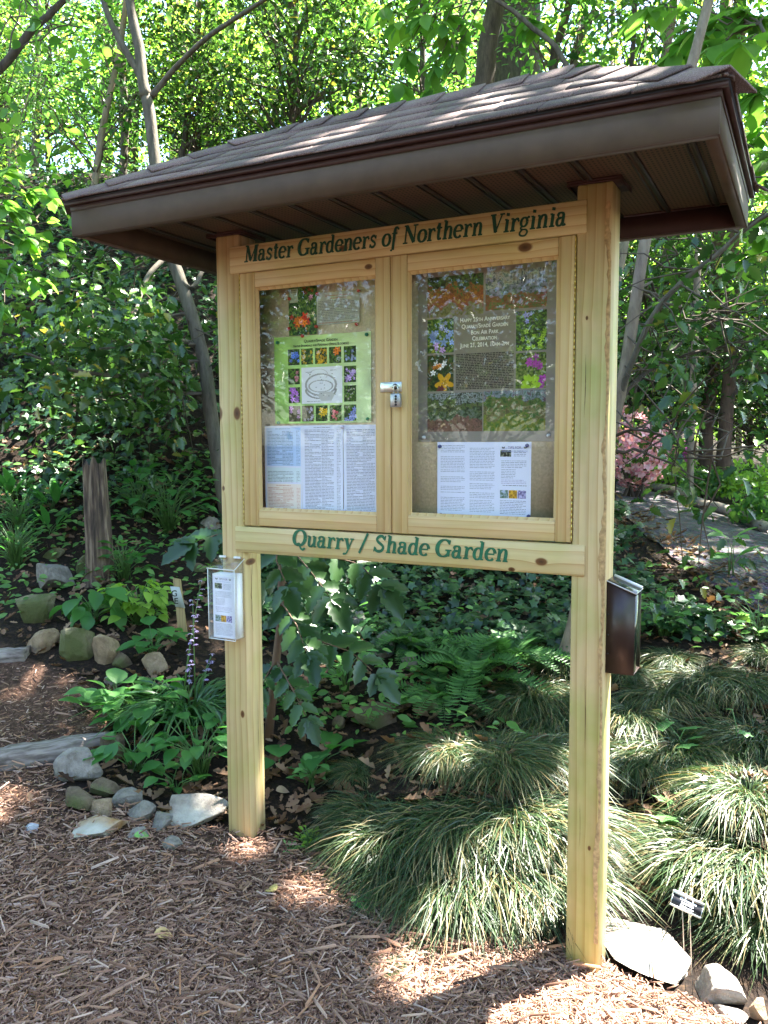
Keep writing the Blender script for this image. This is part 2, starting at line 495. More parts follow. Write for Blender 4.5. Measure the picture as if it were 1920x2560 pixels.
GL = {
 'M': (.95, [stem(.17, .02, .68, .06), ([(.19, .68), (.46, .06)], .13), ([(.46, .02), (.76, .68)], .05), stem(.77, .02, .68), ser(.04, .3, .022), ser(.63, .93, .022), ser(.05, .24, .678), ser(.7, .93, .678)]),
 'G': (.80, [con(arc(.4, .35, .32, .33, 42, 325, 26)), stem(.64, .04, .28, .11), ser(.48, .78, .28), ([(.66, .68), (.64, .5)], .05), con(spl((.4, .02), (.55, .05), (.66, .16)), .08)]),
 'N': (.84, [stem(.17, .02, .68, .055), ([(.18, .67), (.66, .03)], .135), stem(.67, .02, .68, .055), ser(.04, .31, .022), ser(.05, .24, .678), ser(.55, .82, .678)]),
 'V': (.74, [([(.16, .67), (.37, .03)], .135), ([(.36, .02), (.60, .67)], .05), ser(.02, .31, .678), ser(.49, .74, .678)]),
 'Q': (.82, [con(arc(.4, .35, .32, .33, 0, 360, 34)), (spl((.3, .06), (.42, .1), (.52, -.08), (.66, -.14), (.76, -.06)), .075)]),
 'S': (.66, [(spl((.53, .55), (.42, .65), (.28, .65), (.15, .54), (.22, .42), (.42, .31), (.52, .2), (.45, .07), (.3, .03), (.16, .07), (.09, .18)), .09), ([(.57, .69), (.55, .49)], .045), ([(.06, .01), (.07, .22)], .045)]),
 'a': (.54, [con(arc(.2, .15, .13, .14, 60, 330, 18), .11), con(spl((.08, .37), (.14, .45), (.26, .46), (.35, .38), (.35, .1), (.4, .02), (.5, .05)), .11), ([(.35, .3), (.25, .28), (.16, .25)], .05), ([(.35, .12), (.28, .04), (.2, .015)], .05), ([(.07, .34), (.12, .38)], .09)]),
 's': (.46, [(spl((.36, .37), (.28, .45), (.17, .45), (.1, .35), (.18, .27), (.3, .2), (.35, .12), (.27, .03), (.15, .03), (.07, .12)), .075), ([(.38, .47), (.37, .33)], .04), ([(.045, .01), (.055, .15)], .04)]),
 't': (.38, [con(spl((.17, .64), (.17, .4), (.17, .14), (.22, .03), (.34, .06)), .115), ser(.03, .34, .455), ([(.06, .47), (.16, .62)], .05)]),
 'e': (.50, [con(arc(.25, .24, .2, .23, 10, 318, 24), .12), ([(.08, .25), (.43, .25)], .045)]),
 'r': (.46, [stem(.16, .02, .46, .115), ser(.03, .29, .02), ser(.03, .16, .455), con(spl((.18, .3), (.26, .42), (.35, .45), (.4, .4)), .07), ([(.36, .36), (.41, .42)], .1)]),
 'd': (.56, [con(arc(.23, .23, .17, .22, 35, 325, 20), .115), stem(.38, .03, .7, .115), ser(.25, .38, .695), ser(.38, .52, .02), ([(.37, .36), (.3, .44)], .045), ([(.37, .1), (.3, .03)], .045)]),
 'n': (.60, [stem(.15, .02, .46, .115), ser(.03, .27, .02), ser(.03, .15, .455), con(spl((.17, .32), (.26, .44), (.37, .45), (.44, .34), (.44, .02)), .115), ser(.34, .57, .02)]),
 'o': (.52, [con(arc(.26, .23, .2, .225, 0, 360, 28), .125)]),
 'f': (.38, [con(spl((.16, -.18), (.16, .2), (.17, .55), (.24, .68), (.36, .66)), .115), ser(.03, .33, .455), ([(.33, .6), (.37, .66)], .09), ([(.02, -.19), (.14, -.2)], .05)]),
 'h': (.60, [stem(.15, .02, .7, .115), ser(.03, .27, .02), ser(.02, .15, .695), con(spl((.17, .32), (.26, .44), (.37, .45), (.44, .34), (.44, .02)), .115), ser(.34, .57, .02)]),
 'i': (.32, [stem(.16, .02, .46, .115), ser(.03, .3, .02), ser(.03, .16, .455), ([(.16, .58), (.16, .69)], .12)]),
 'g': (.52, [con(arc(.23, .29, .15, .16, 0, 360, 24), .1), con(spl((.14, .14), (.1, .07), (.18, .03), (.36, .01), (.44, -.08), (.36, -.19), (.2, -.2), (.08, -.14), (.1, -.05), (.18, .02)), .07), ([(.34, .4), (.42, .46), (.49, .44)], .065)]),
 'u': (.60, [con(spl((.15, .46), (.15, .13), (.21, .03), (.31, .03), (.42, .14)), .115), stem(.44, .02, .46, .115), ser(.03, .15, .455), ser(.32, .44, .455), ser(.44, .57, .02)]),
 'y': (.54, [([(.13, .45), (.3, .04)], .12), (spl((.45, .45), (.3, .04), (.2, -.15), (.1, -.19)), .05), ser(.01, .25, .455), ser(.34, .54, .455), ([(.06, -.14), (.11, -.2)], .09)]),
 '/': (.5, [([(.08, -.1), (.42, .74)], .085)]),
 ' ': (.28, []),
}
def text_width(s): return sum(GL[c][0] for c in s)
def letter_mesh(name, s, x0, x1, z0, z1, cap, y, mat, parent, shear=.22):
    """letters on the board plane (facing -Y) from (x0,z0) to (x1,z1) along the baseline"""
    mb = MB()
    kx = (x1 - x0) / text_width(s)
    pen = 0.0; lay = 0
    for ch in s:
        adv, strokes = GL[ch]
        for pts, wd in strokes:
            P = np.array(pts, float)
            P = np.stack([P[:, 0] + pen + shear * P[:, 1] * .8, P[:, 1]], 1)
            T = np.gradient(P, axis=0); T /= np.linalg.norm(T, axis=1)[:, None] + 1e-9
            N_ = np.stack([-T[:, 1], T[:, 0]], 1)
            if isinstance(wd, tuple):
                ww = TN + (wd[1] - TN) * np.abs(T[:, 1]) ** 1.3
            else:
                ww = np.full(len(P), wd * 1.36)
            A = P + N_ * ww[:, None] / 2; B = P - N_ * ww[:, None] / 2
            k = len(P); q = np.concatenate([A, B])
            u = q[:, 0] * kx
            zz = z0 + (z1 - z0) * u / (x1 - x0) + q[:, 1] * cap / .7
            V = np.stack([x0 + u, np.full(len(q), y - .0001 * (lay % 7)), zz], 1)
            i = np.arange(k - 1)
            mb.add(V, np.stack([i + k, i + k + 1, i + 1, i], 1))
            lay += 1
        pen += adv
    return mb.obj(name, mat, parent)

def font_mesh(name, s, x, z, size, y, mat, parent, align='CENTER', smallcaps=False, stretch=1.0, M=None, bold=0.0):
    cu = bpy.data.curves.new(name, 'FONT')
    cu.body = s; cu.size = size; cu.align_x = align; cu.align_y = 'BOTTOM_BASELINE'
    cu.resolution_u = 3
    cu.offset = bold
    if smallcaps:
        cu.small_caps_scale = .76
        for f in cu.body_format: f.use_small_caps = True
    tmp = bpy.data.objects.new('tmp_text', cu)
    COL.objects.link(tmp)
    dg = bpy.context.evaluated_depsgraph_get()
    me = bpy.data.meshes.new_from_object(tmp.evaluated_get(dg))
    bpy.data.objects.remove(tmp)
    bpy.data.curves.remove(cu)
    n = len(me.vertices)
    co = np.zeros(n * 3, np.float32); me.vertices.foreach_get('co', co); co = co.reshape(-1, 3)
    if M is None:
        V = np.stack([x + co[:, 0] * stretch, np.full(n, y), z + co[:, 1]], 1)
    else:
        O, U, D = M
        V = O + co[:, 0:1] * stretch * U - co[:, 1:2] * D
    me.vertices.foreach_set('co', V.astype(np.float32).ravel())
    me.materials.clear(); me.materials.append(mat); me.update()
    return link(bpy.data.objects.new(name, me), parent)

# ------------------------------------------------------------------ printed sheets (ink stored per face corner)
def lin(c):
    c = np.asarray(c, float)
    return np.where(c <= .04045, c / 12.92, ((c + .055) / 1.055) ** 2.4)
def vnoise(h, w, cell):
    gh, gw = int(h / cell) + 3, int(w / cell) + 3
    g = rng.random((gh, gw))
    yy = np.arange(h) / cell; xx = np.arange(w) / cell
    y0 = yy.astype(int); x0 = xx.astype(int); fy = (yy - y0)[:, None]; fx = (xx - x0)[None]
    return (g[y0][:, x0] * (1 - fy) * (1 - fx) + g[y0][:, x0 + 1] * (1 - fy) * fx + g[y0 + 1][:, x0] * fy * (1 - fx) + g[y0 + 1][:, x0 + 1] * fy * fx)
def photo(cv, x, y, w, h, cols, blobs=(), cell=3):
    x, y, w, h = int(x), int(y), int(w), int(h)
    n = .6 * vnoise(h, w, cell) + .4 * vnoise(h, w, max(1.2, cell / 2.5))
    n = np.clip((n - .5) * 2.1 + .5, 0, .999)
    k = len(cols) - 1
    f = n * k; i = f.astype(int); fr = (f - i)[..., None]
    C_ = np.array(cols, float)
    im = C_[i] * (1 - fr) + C_[np.minimum(i + 1, k)] * fr
    yy, xx = np.mgrid[0:h, 0:w]
    for b in blobs:
        col, cnt, rad, box = b[:4]
        bx0, by0, bx1, by1 = box
        for _ in range(cnt):
            cx, cy = rng.uniform(bx0, bx1) * w, rng.uniform(by0, by1) * h
            rr = rad * rng.uniform(.7, 1.3)
            a = np.arctan2(yy - cy, xx - cx); d = np.hypot(xx - cx, yy - cy)
            pet = rr * (.72 + .28 * np.cos(a * 5 + rng.uniform(0, 6)))
            m = d < pet
            im[m] = np.array(col) * rng.uniform(.75, 1.12)
            m2 = d < pet * .3
            im[m2] = np.array(col) * .72
    cv[y:y + h, x:x + w] = np.clip(im, 0, 1)
def bands(cv, x, y, w, h, rows):
    """a landscape photograph: horizontal zones of mottled colour"""
    layers = []
    for frac, cols in rows:
        tmp = np.zeros((int(h), int(w), 3)); photo(tmp, 0, 0, w, h, cols, cell=4); layers.append(tmp)
    yy = np.arange(int(h))[:, None] / h + .34 * (vnoise(int(h), int(w), 14) - .5) + .2 * (vnoise(int(h), int(w), 5) - .5)
    acc = 0
    out = layers[-1]
    for (frac, cols), L_ in list(zip(rows, layers))[::-1]:
        pass
    edge = np.cumsum([f for f, c in rows])
    for k in range(len(rows) - 2, -1, -1):
        out = np.where((yy < edge[k])[..., None], layers[k], out)
    cv[int(y):int(y) + int(h), int(x):int(x) + int(w)] = out * .8 + .2 * out.mean((0, 1))
def rows_(cv, x, y, w, h, pitch=3, col=(.25, .25, .3), cover=.85, weight=1, word=(3, 9), ragged=.2):
    t = 0
    while t + weight <= h:
        e = w * (1 - ragged * rng.random() * (rng.random() < .35))
        p = 0
        while p < e:
            ww = int(rng.integers(word[0], word[1]))
            x1 = int(min(p + ww, e))
            a = cover * rng.uniform(.6, 1)
            yy = int(y + t)
            sl = cv[yy:yy + weight, int(x + p):int(x) + x1]
            sl[:] = sl * (1 - a) + np.array(col) * a
            p += ww + 1
        t += pitch
def sheet(name, cv, O, U, D, parent=None, curl=0.0, nrm=(0, -1, 0)):
    """grid mesh: O top-left corner, U the full width vector, D the full height vector"""
    h, w = cv.shape[:2]
    O, U, D = (np.array(v, float) for v in (O, U, D))
    s, t = np.meshgrid(np.linspace(0, 1, w + 1), np.linspace(0, 1, h + 1))
    V = O + s[..., None] * U + t[..., None] * D
    if curl:
        V = V + (curl * ((2 * s - 1) ** 2 * (t)) + curl * .6 * np.sin(s * 5 + t * 3))[..., None] * np.array(nrm)
    i = (np.arange(h)[:, None] * (w + 1) + np.arange(w)[None]).ravel()
    F = np.stack([i, i + w + 1, i + w + 2, i + 1], 1)
    o = build(name, V.reshape(-1, 3), [F], M_PRINT, parent)
    c = np.ones((h * w, 4, 4), np.float32)
    c[:, :, :3] = lin(cv).reshape(-1, 1, 3)
    at = o.data.attributes.new('ink', 'FLOAT_COLOR', 'CORNER')
    at.data.foreach_set('color', c.ravel())
    return o

def canvas(wm, hm, col, res=.0015, mott=0.0):
    h, w_ = int(round(hm / res)), int(round(wm / res))
    cv = np.ones((h, w_, 3)) * np.array(col)
    if mott:
        n = vnoise(h, w_, 25) - .5
        cv = np.clip(cv * (1 + mott * n[..., None]), 0, 1)
    return cv

def on_y(px, py, y):
    d = ray(px, py); t = (y - CAM[1]) / d[1]
    return CAM + d * t

# ------------------------------------------------------------------ the notice board
PW = 0.0889                       # post side
W = 1.2193
Z_TOP = 2.047
GL_, GR_ = 0.122, 0.0
def at_base(t):
    for ch in t.children:
        ch.location = Vector(ch.location) - Vector(t.location)
KB = thing('notice_board', 'roofed pine notice board with two glazed doors and green lettering', 'notice board', (.61, .045, .05))
mb = MB().box((0, 0, GL_ - .25), (PW, PW, Z_TOP), .004)
p1 = mb.obj('post', M_POST, KB)
mb = MB().box((W - PW, 0, GR_ - .25), (W, PW, Z_TOP), .004)
p2 = mb.obj('post', M_POST2, KB)
# bark edge left on the corner of the right post
nz = 120
zz = np.linspace(.08, 2.0, nz)
wl = .008 + .004 * np.sin(zz * 7) + .004 * np.sin(zz * 23 + 1) + rng.uniform(-.003, .003, nz)
wr = .003 + .0045 * np.sin(zz * 11 + 2) + rng.uniform(-.002, .003, nz)
wl = np.clip(wl, .004, .03)
Vb = np.concatenate([np.stack([W - .004 - wl, np.full(nz, -.0006), zz], 1), np.stack([W - .004 - wl * .5 + wr * .3, np.full(nz, -.002) - rng.random(nz) * .0015, zz], 1), np.stack([W - .0045 + np.minimum(wr, .003), np.full(nz, -.0006), zz], 1)])
i = np.arange(nz - 1)
build('bark_edge', Vb, [np.concatenate([np.stack([i, i + nz, i + nz + 1, i + 1], 1), np.stack([i + nz, i + 2 * nz, i + 2 * nz + 1, i + nz + 1], 1)])], plain('bark_remnant', (.42, .27, .13), .9, 0, .2, .35, 90), p2)
def crack(pts, wd, x_face=None):
    pts = np.array(pts, float); k = len(pts)
    ww = wd * np.sin(np.linspace(.15, np.pi - .15, k)) * rng.uniform(.6, 1.3, k)
    side = np.array([0, 1.0, 0]) if x_face else np.array([1.0, 0, 0])
    V = np.concatenate([pts + side * ww[:, None] / 2, pts - side * ww[:, None] / 2])
    i = np.arange(k - 1)
    return V, np.stack([i + k, i + k + 1, i + 1, i], 1)
M_CRACK = plain('dark_crack', (.10, .055, .025), .9)
zz_ = np.linspace(.80, 1.04, 26)
build('crack', *[(lambda v, f: (v, [f]))(*crack([(PW + .0006, .035 + .004 * math.sin(z * 19) + rng.normal(0, .0008), z) for z in zz_], .0028, True))][0], M_CRACK, p1)
zz_ = np.linspace(.25, .62, 24)
build('crack', *[(lambda v, f: (v, [f]))(*crack([(PW + .0006, .058 + .003 * math.sin(z * 9), z) for z in zz_], .0014, True))][0], M_CRACK, p1)
for zc, xc, ln in ((1.55, 1.158, .16), (.72, 1.172, .22), (.4, 1.163, .12)):
    zz_ = np.linspace(zc - ln / 2, zc + ln / 2, 18)
    build('crack', *[(lambda v, f: (v, [f]))(*crack([(xc + .0015 * math.sin(z * 21), -.0006, z) for z in zz_], .0013))][0], M_CRACK, p2)
hb = MB().box((.0567, -.006, 1.9287), (W - .0634, .03, 2.0096), .0025).obj('header_board', M_BOARD, KB)
fb = MB().box((.0567, -.006, 1.0641), (W - .0547, .03, 1.1455), .0025).obj('footer_board', M_BOARD, KB)
letter_mesh('lettering', 'Master Gardeners of Northern Virginia', .112, 1.106, 1.9575, 1.9515, .0485, -.0075, M_GREENPAINT, hb)
M_GREEN2 = plain('bright_green_paint', (.006, .11, .055), .45, 0, .4, .35, 60)
letter_mesh('lettering', 'Quarry / Shade Garden', .272, .962, 1.0965, 1.0895, .050, -.0075, M_GREEN2, fb)
# cabinet behind the doors
mb = MB()
mb.box((PW + .0005, .060, 1.148), (W - PW - .0005, .072, 1.9265))
cab = mb.obj('cabinet_back', plain('tan_pinboard', (.58, .485, .335), .85, 0, .2, .14, 160, .15), KB)
mb = MB()
mb.box((PW + .0005, .022, 1.1475), (.1, .0597, 1.9265)); mb.box((W - .1, .022, 1.1475), (W - PW - .0005, .0597, 1.9265))
mb.box((.1003, .031, 1.9), (W - .1003, .0597, 1.9265)); mb.box((.1003, .031, 1.1475), (W - .1003, .0597, 1.165))
mb.obj('cabinet_frame', M_DRAIL, KB)
Z0, Z1 = 1.1502, 1.9265
XM = .6097
def door(x0, x1, gx0, gx1, gz0, gz1, hinge_x):
    mb = MB()
    t0, t1 = -.002, .021
    d = link(bpy.data.objects.new('door', None), KB)
    MB().box((x0, t0, Z0), (gx0, t1, Z1), .002).obj('stile', M_DSTILE, d)
    MB().box((gx1, t0, Z0), (x1, t1, Z1), .002).obj('stile', M_DSTILE, d)
    MB().box((gx0 + .0003, t0 + .0006, Z0 + .0004), (gx1 - .0003, t1 - .001, gz0), .002).obj('rail', M_DRAIL, d)
    MB().box((gx0 + .0003, t0 + .0006, gz1), (gx1 - .0003, t1 - .001, Z1 - .0004), .002).obj('rail', M_DRAIL, d)
    mb = MB()                       # quarter-round glazing bead
    for (a, b, q) in (((gx0, gz0), (gx1, gz0), (0, 1)), ((gx0, gz1), (gx1, gz1), (0, -1)), ((gx0, gz0), (gx0, gz1), (1, 0)), ((gx1, gz0), (gx1, gz1), (-1, 0))):
        n = np.array([q[0], 0, q[1]]) * .008
        A = np.array([a[0], .004, a[1]]); B = np.array([b[0], .004, b[1]])
        i = np.array([0, .0075, 0])
        ed = (B - A) / np.linalg.norm(B - A) * .0079
        mb.add([A, B, B + n + i - ed, A + n + i + ed], np.array([(0, 1, 2, 3)]))
    mb.obj('glazing_bead', M_DSTILE, d)
    g = MB(); g.add([(gx0 + .0005, .0125, gz0 + .0005), (gx1 - .0005, .0125, gz0 + .0005), (gx1 - .0005, .0125, gz1 - .0005), (gx0 + .0005, .0125, gz1 - .0005)], np.array([(0, 1, 2, 3)]))
    g.obj('glass_pane', M_GLASS, d)
    h = MB()
    z = Z0 + .004
    while z < Z1 - .01:
        h.tube([(hinge_x, -.0012, z), (hinge_x, -.0012, min(z + .0144, Z1))], .0016, 8)
        z += .0148
    h.obj('piano_hinge', M_BRASS, d)
    return d
d1 = door(PW + .0025, XM - .0012, .146, .562, 1.20, 1.88, PW + .0012)
d2 = door(XM + .0012, W - PW - .0025, .661, 1.086, 1.203, 1.881, W - PW - .0012)
# hasp with its turn stud
mb = MB()
mb.box((.578, -.0062, 1.5515), (.645, -.0035, 1.5795), .001)
mb.box((.592, -.0095, 1.5545), (.641, -.0063, 1.5765), .0012)
hs = mb.obj('hasp', M_METAL, KB)
mb = MB(); mb.tube([(.627, -.0097, 1.5655), (.627, -.013, 1.5655)], [.0085, .0078], 16)
mb.obj('slot', M_BLACK, hs)
mb = MB(); mb.tube([(.627, -.0131, 1.566), (.627, -.019, 1.566)], [.0052, .0045], 14)
st = mb.obj('staple', M_METAL, hs)
# brown collars where the posts meet the soffit
for xc, m_ in ((0, 1), (W - PW, 1)):
    mb = MB()
    a, b = xc - .022, xc + PW + .022
    mb.box((a, -.018, 2.0475), (b, PW + .022, 2.0535))
    mb.box((a, -.018, 2.0415), (b, -.0165, 2.0474)); mb.box((b - .0015, -.0164, 2.0415), (b, PW + .022, 2.0474)); mb.box((a, -.0164, 2.0415), (a + .0015, PW + .022, 2.0474))
    mb.obj('collar', M_FASCIA_RED, KB)

# roof ------------------------------------------------------------
RX0, RX1, RY0, RY1 = -.193, 1.4975, -.3914, .41
FZ0, FZ1 = 1.990, 2.073
SOF = 2.054
EX0, EX1, EY0, EY1, EZ = RX0 - .017, RX1 + .017, RY0 - .017, RY1 + .017, 2.084
RIDX0, RIDX1, RIDY, RIDZ = .19, 1.115, .01, 2.325
M_SH, t, b, N, L = newmat('asphalt_shingles')
tc = N('TexCoord'); n = N('TexNoise'); n.inputs['Scale'].default_value = 420; n.inputs['Detail'].default_value = 2
L(tc.outputs['Object'], n.inputs['Vector'])
g_ = N('NewGeometry')
ra = ramp(N, [(.32, (.035, .021, .019)), (.5, (.115, .074, .066)), (.72, (.23, .165, .15))]); L(n.outputs['Fac'], ra.inputs['Fac'])
rb = ramp(N, [(0, (.55, .53, .53)), (1, (1.2, 1.13, 1.1))]); L(g_.outputs['Random Per Island'], rb.inputs['Fac'])
mx = N('MixRGB'); mx.blend_type = 'MULTIPLY'; mx.inputs['Fac'].default_value = 1
L(ra.outputs['Color'], mx.inputs['Color1']); L(rb.outputs['Color'], mx.inputs['Color2']); L(mx.outputs['Color'], b.inputs['Base Color'])
b.inputs['Roughness'].default_value = .9
bp = N('Bump'); bp.inputs['Strength'].default_value = .5; bp.inputs['Distance'].default_value = .003; L(n.outputs['Fac'], bp.inputs['Height']); L(bp.outputs['Normal'], b.inputs['Normal'])
roof_mb = MB()
def roof_face(c0, c1, r0, r1, courses, tabw):
    """c0,c1 eave corners; r0,r1 ridge ends (may coincide)"""
    c0, c1, r0, r1 = (np.array(v, float) for v in (c0, c1, r0, r1))
    nrm = np.cross(c1 - c0, r0 - c0); nrm /= np.linalg.norm(nrm)
    length = np.linalg.norm(c1 - c0); ux = (c1 - c0) / length
    for k in range(courses):
        t0, t1 = k / courses, min(1, (k + 1.25) / courses)
        A0, B0 = c0 + (r0 - c0) * t0, c1 + (r1 - c1) * t0
        A1, B1 = c0 + (r0 - c0) * t1, c1 + (r1 - c1) * t1
        xs0, xe0 = (A0 - c0) @ ux, (B0 - c0) @ ux
        xs1, xe1 = (A1 - c0) @ ux, (B1 - c0) @ ux
        up0 = c0 + (r0 - c0) * t0 - xs0 * ux; up1 = c0 + (r0 - c0) * t1 - xs1 * ux
        x = xs0 - rng.uniform(0, tabw)
        while x < xe0:
            x2 = x + tabw * rng.uniform(.55, 1.25)
            a0, b0 = np.clip([x, x2], xs0, xe0); a1, b1 = np.clip([x, x2], xs1, xe1)
            if b0 - a0 > .004:
                drop = rng.uniform(0, .006)
                g = .0022
                base = nrm * (.001 + .0005 * k)
                lift = nrm * (.003 + rng.uniform(0, .0025))
                dn = (up0 - up1) / np.linalg.norm(up1 - up0) * drop
                P = [up0 + ux * (a0 + g) + dn, up0 + ux * (b0 - g) + dn, up1 + ux * max(b1 - g, a1), up1 + ux * a1]
                lo = [P[0] + base, P[1] + base, P[2] + base, P[3] + base]
                th = nrm * rng.uniform(.003, .004)
                hi = [P[0] + lift + th * .3, P[1] + lift + th * .3, P[2] + base + th * .4, P[3] + base + th * .4]
                roof_mb.add(lo + hi, np.array([(0, 3, 2, 1), (4, 5, 6, 7), (0, 1, 5, 4), (1, 2, 6, 5), (2, 3, 7, 6), (3, 0, 4, 7)]))
            x = x2
e00, e10, e11, e01 = (EX0, EY0, EZ), (EX1, EY0, EZ), (EX1, EY1, EZ), (EX0, EY1, EZ)
rd0, rd1 = (RIDX0, RIDY, RIDZ), (RIDX1, RIDY, RIDZ)
roof_face(e00, e10, rd0, rd1, 5, .16)
roof_face(e10, e11, rd1, rd1, 5, .19)
roof_face(e11, e01, rd1, rd0, 5, .21)
roof_face(e01, e00, rd0, rd0, 5, .19)
RF = roof_mb.obj('roof', M_SH, KB)
# solid deck under the shingles
mb = MB()
V = [np.array(v, float) - np.array([0, 0, .004]) for v in (e00, e10, e11, e01, rd0, rd1)]
mb.add(V, [np.array([(0, 1, 5, 4), (2, 3, 4, 5)]), np.array([(1, 2, 5), (3, 0, 4)]), np.array([(0, 3, 2, 1)])])
mb.obj('roof_deck', plain('dark_felt', (.02, .017, .015), .9), RF)
# hip and ridge caps
mb = MB()
def caps(a, b, n, na, nb):
    a, b, na, nb = (np.array(v, float) for v in (a, b, na, nb))
    d = (b - a) / np.linalg.norm(b - a)
    na /= np.linalg.norm(na); nb /= np.linalg.norm(nb)
    sa = np.cross(d, na); sa /= np.linalg.norm(sa)
    sb = np.cross(nb, d); sb /= np.linalg.norm(sb)
    if sa[2] > 0: sa = -sa
    if sb[2] > 0: sb = -sb
    l = np.linalg.norm(b - a) / n
    for i in range(n):
        p = a + d * l * i; q = a + d * l * min(n, i + 1.45)
        w0 = .075 * rng.uniform(.95, 1.05)
        up = np.array([0, 0, 1.0])
        l0, l1 = .013 + rng.uniform(0, .004), .007
        P = [p + up * l0 + sa * w0 - up * .004, p + up * l0 + up * .004, p + up * l0 + sb * w0 - up * .004,
             q + up * l1 + sa * w0 * .92 - up * .004, q + up * l1 + up * .003, q + up * l1 + sb * w0 * .92 - up * .004]
        Q = [v - up * .005 for v in P]
        mb.add(P + Q, np.array([(0, 1, 4, 3), (1, 2, 5, 4), (6, 9, 10, 7), (7, 10, 11, 8), (0, 6, 7, 1), (1, 7, 8, 2), (3, 4, 10, 9), (4, 5, 11, 10), (0, 3, 9, 6), (2, 8, 11, 5)]))
def fn(a, b, c):
    return np.cross(np.array(b, float) - np.array(a, float), np.array(c, float) - np.array(a, float))
nF, nR, nBk, nL = fn(e00, e10, rd1), fn(e10, e11, rd1), fn(e11, e01, rd0), fn(e01, e00, rd0)
caps(e00, rd0, 5, nL, nF); caps(e10, rd1, 5, nF, nR); caps(e11, rd1, 5, nR, nBk); caps(e01, rd0, 5, nBk, nL)
caps(rd1, rd0, 8, nF, nBk)
mb.obj('ridge_cap', M_SH, RF)
# fascia boards and their drip edge
mb = MB(); T_ = .004; lip = .028
mb.box((RX0, RY0, FZ0), (RX1, RY0 + T_, FZ1)); mb.box((RX0, RY1 - T_, FZ0), (RX1, RY1, FZ1))
mb.box((RX0, RY0 + T_, FZ0), (RX0 + T_, RY1 - T_, FZ1)); mb.box((RX1 - T_, RY0 + T_, FZ0), (RX1, RY1 - T_, FZ1))
mb.box((RX0 + T_, RY0 + T_, FZ0), (RX1 - T_, RY0 + lip, FZ0 + .003)); mb.box((RX0 + T_, RY1 - lip, FZ0), (RX1 - T_, RY1 - T_, FZ0 + .003))
mb.box((RX0 + T_, RY0 + lip, FZ0), (RX0 + lip, RY1 - lip, FZ0 + .003)); mb.box((RX1 - lip, RY0 + lip, FZ0), (RX1 - T_, RY1 - lip, FZ0 + .003))
mb.box((RX0 + lip - .003, RY0 + lip, FZ0 + .0032), (RX0 + lip, RY1 - lip, SOF)); mb.box((RX1 - lip, RY0 + lip, FZ0 + .0032), (RX1 - lip + .003, RY1 - lip, SOF))
mb.box((RX0 + lip, RY0 + lip - .003, FZ0 + .0032), (RX1 - lip, RY0 + lip, SOF))
mb.obj('fascia', M_FASCIA, RF)
mb = MB(); mb.box((RX0 + lip, RY1 - lip - .003, FZ0 + .0032), (RX1 - lip, RY1 - lip, SOF)); mb.box((RX0 + lip, RY1 - lip - .016, SOF - .004), (RX1 - lip, RY1 - lip - .0032, SOF - .001))
mb.obj('rear_trim', M_FASCIA_RED, RF)
mb = MB()
o = .0135
for (a, b) in (((RX0 - o, RY0 - o), (RX1 + o, RY0)), ((RX0 - o, RY1), (RX1 + o, RY1 + o)), ((RX0 - o, RY0), (RX0, RY1)), ((RX1, RY0), (RX1 + o, RY1))):
    mb.box((a[0], a[1], FZ1 - .002), (b[0], b[1], EZ - .0045))
for (a, b) in (((RX0 - .002, RY0 - .002), (RX1 + .002, RY0 - .0004)), ((RX0 - .002, RY1 + .0004), (RX1 + .002, RY1 + .002)), ((RX0 - .002, RY0 - .0004), (RX0 - .0004, RY1 + .0004)), ((RX1 + .0004, RY0 - .0004), (RX1 + .002, RY1 + .0004))):
    mb.box((a[0], a[1], FZ1 - .016), (b[0], b[1], FZ1 - .0022))
mb.obj('drip_edge', M_FASCIA_RED, RF)
# vented soffit
M_SOF, t, b, N, L = newmat('vented_soffit')
tc = N('TexCoord'); sx = N('SeparateXYZ'); L(tc.outputs['Object'], sx.inputs[0])
def frac(axis, period, lo):
    d = N('Math'); d.operation = 'DIVIDE'; d.inputs[1].default_value = period; L(sx.outputs[axis], d.inputs[0])
    f = N('Math'); f.operation = 'FRACT'; L(d.outputs[0], f.inputs[0])
    g = N('Math'); g.operation = 'LESS_THAN'; g.inputs[1].default_value = lo; L(f.outputs[0], g.inputs[0])
    return g.outputs[0]
hx, hy = frac('X', .011, .45), frac('Y', .016, .55)
mu = N('Math'); mu.operation = 'MULTIPLY'; L(hx, mu.inputs[0]); L(hy, mu.inputs[1])
mx = N('MixRGB'); L(mu.outputs[0], mx.inputs['Fac']); mx.inputs['Color1'].default_value = (.088, .048, .030, 1); mx.inputs['Color2'].default_value = (.012, .008, .006, 1)
L(mx.outputs['Color'], b.inputs['Base Color']); b.inputs['Roughness'].default_value = .65
mb = MB(); mb.add([(RX0 + .006, RY0 + .006, SOF), (RX1 - .006, RY0 + .006, SOF), (RX1 - .006, RY1 - .006, SOF), (RX0 + .006, RY1 - .006, SOF)], np.array([(0, 3, 2, 1)]))
so = mb.obj('soffit', M_SOF, RF)
mb = MB()
x = RX1 - .075
while x > RX0 + .05:
    mb.box((x - .006, RY0 + .03, SOF - .005), (x + .006, RY1 - .03, SOF - .0004)); mb.box((x - .018, RY0 + .03, SOF - .003), (x - .013, RY1 - .03, SOF - .0004))
    x -= .128
mb.obj('soffit_seam', plain('dark_seam', (.022, .014, .010), .5), so)
at_base(KB)

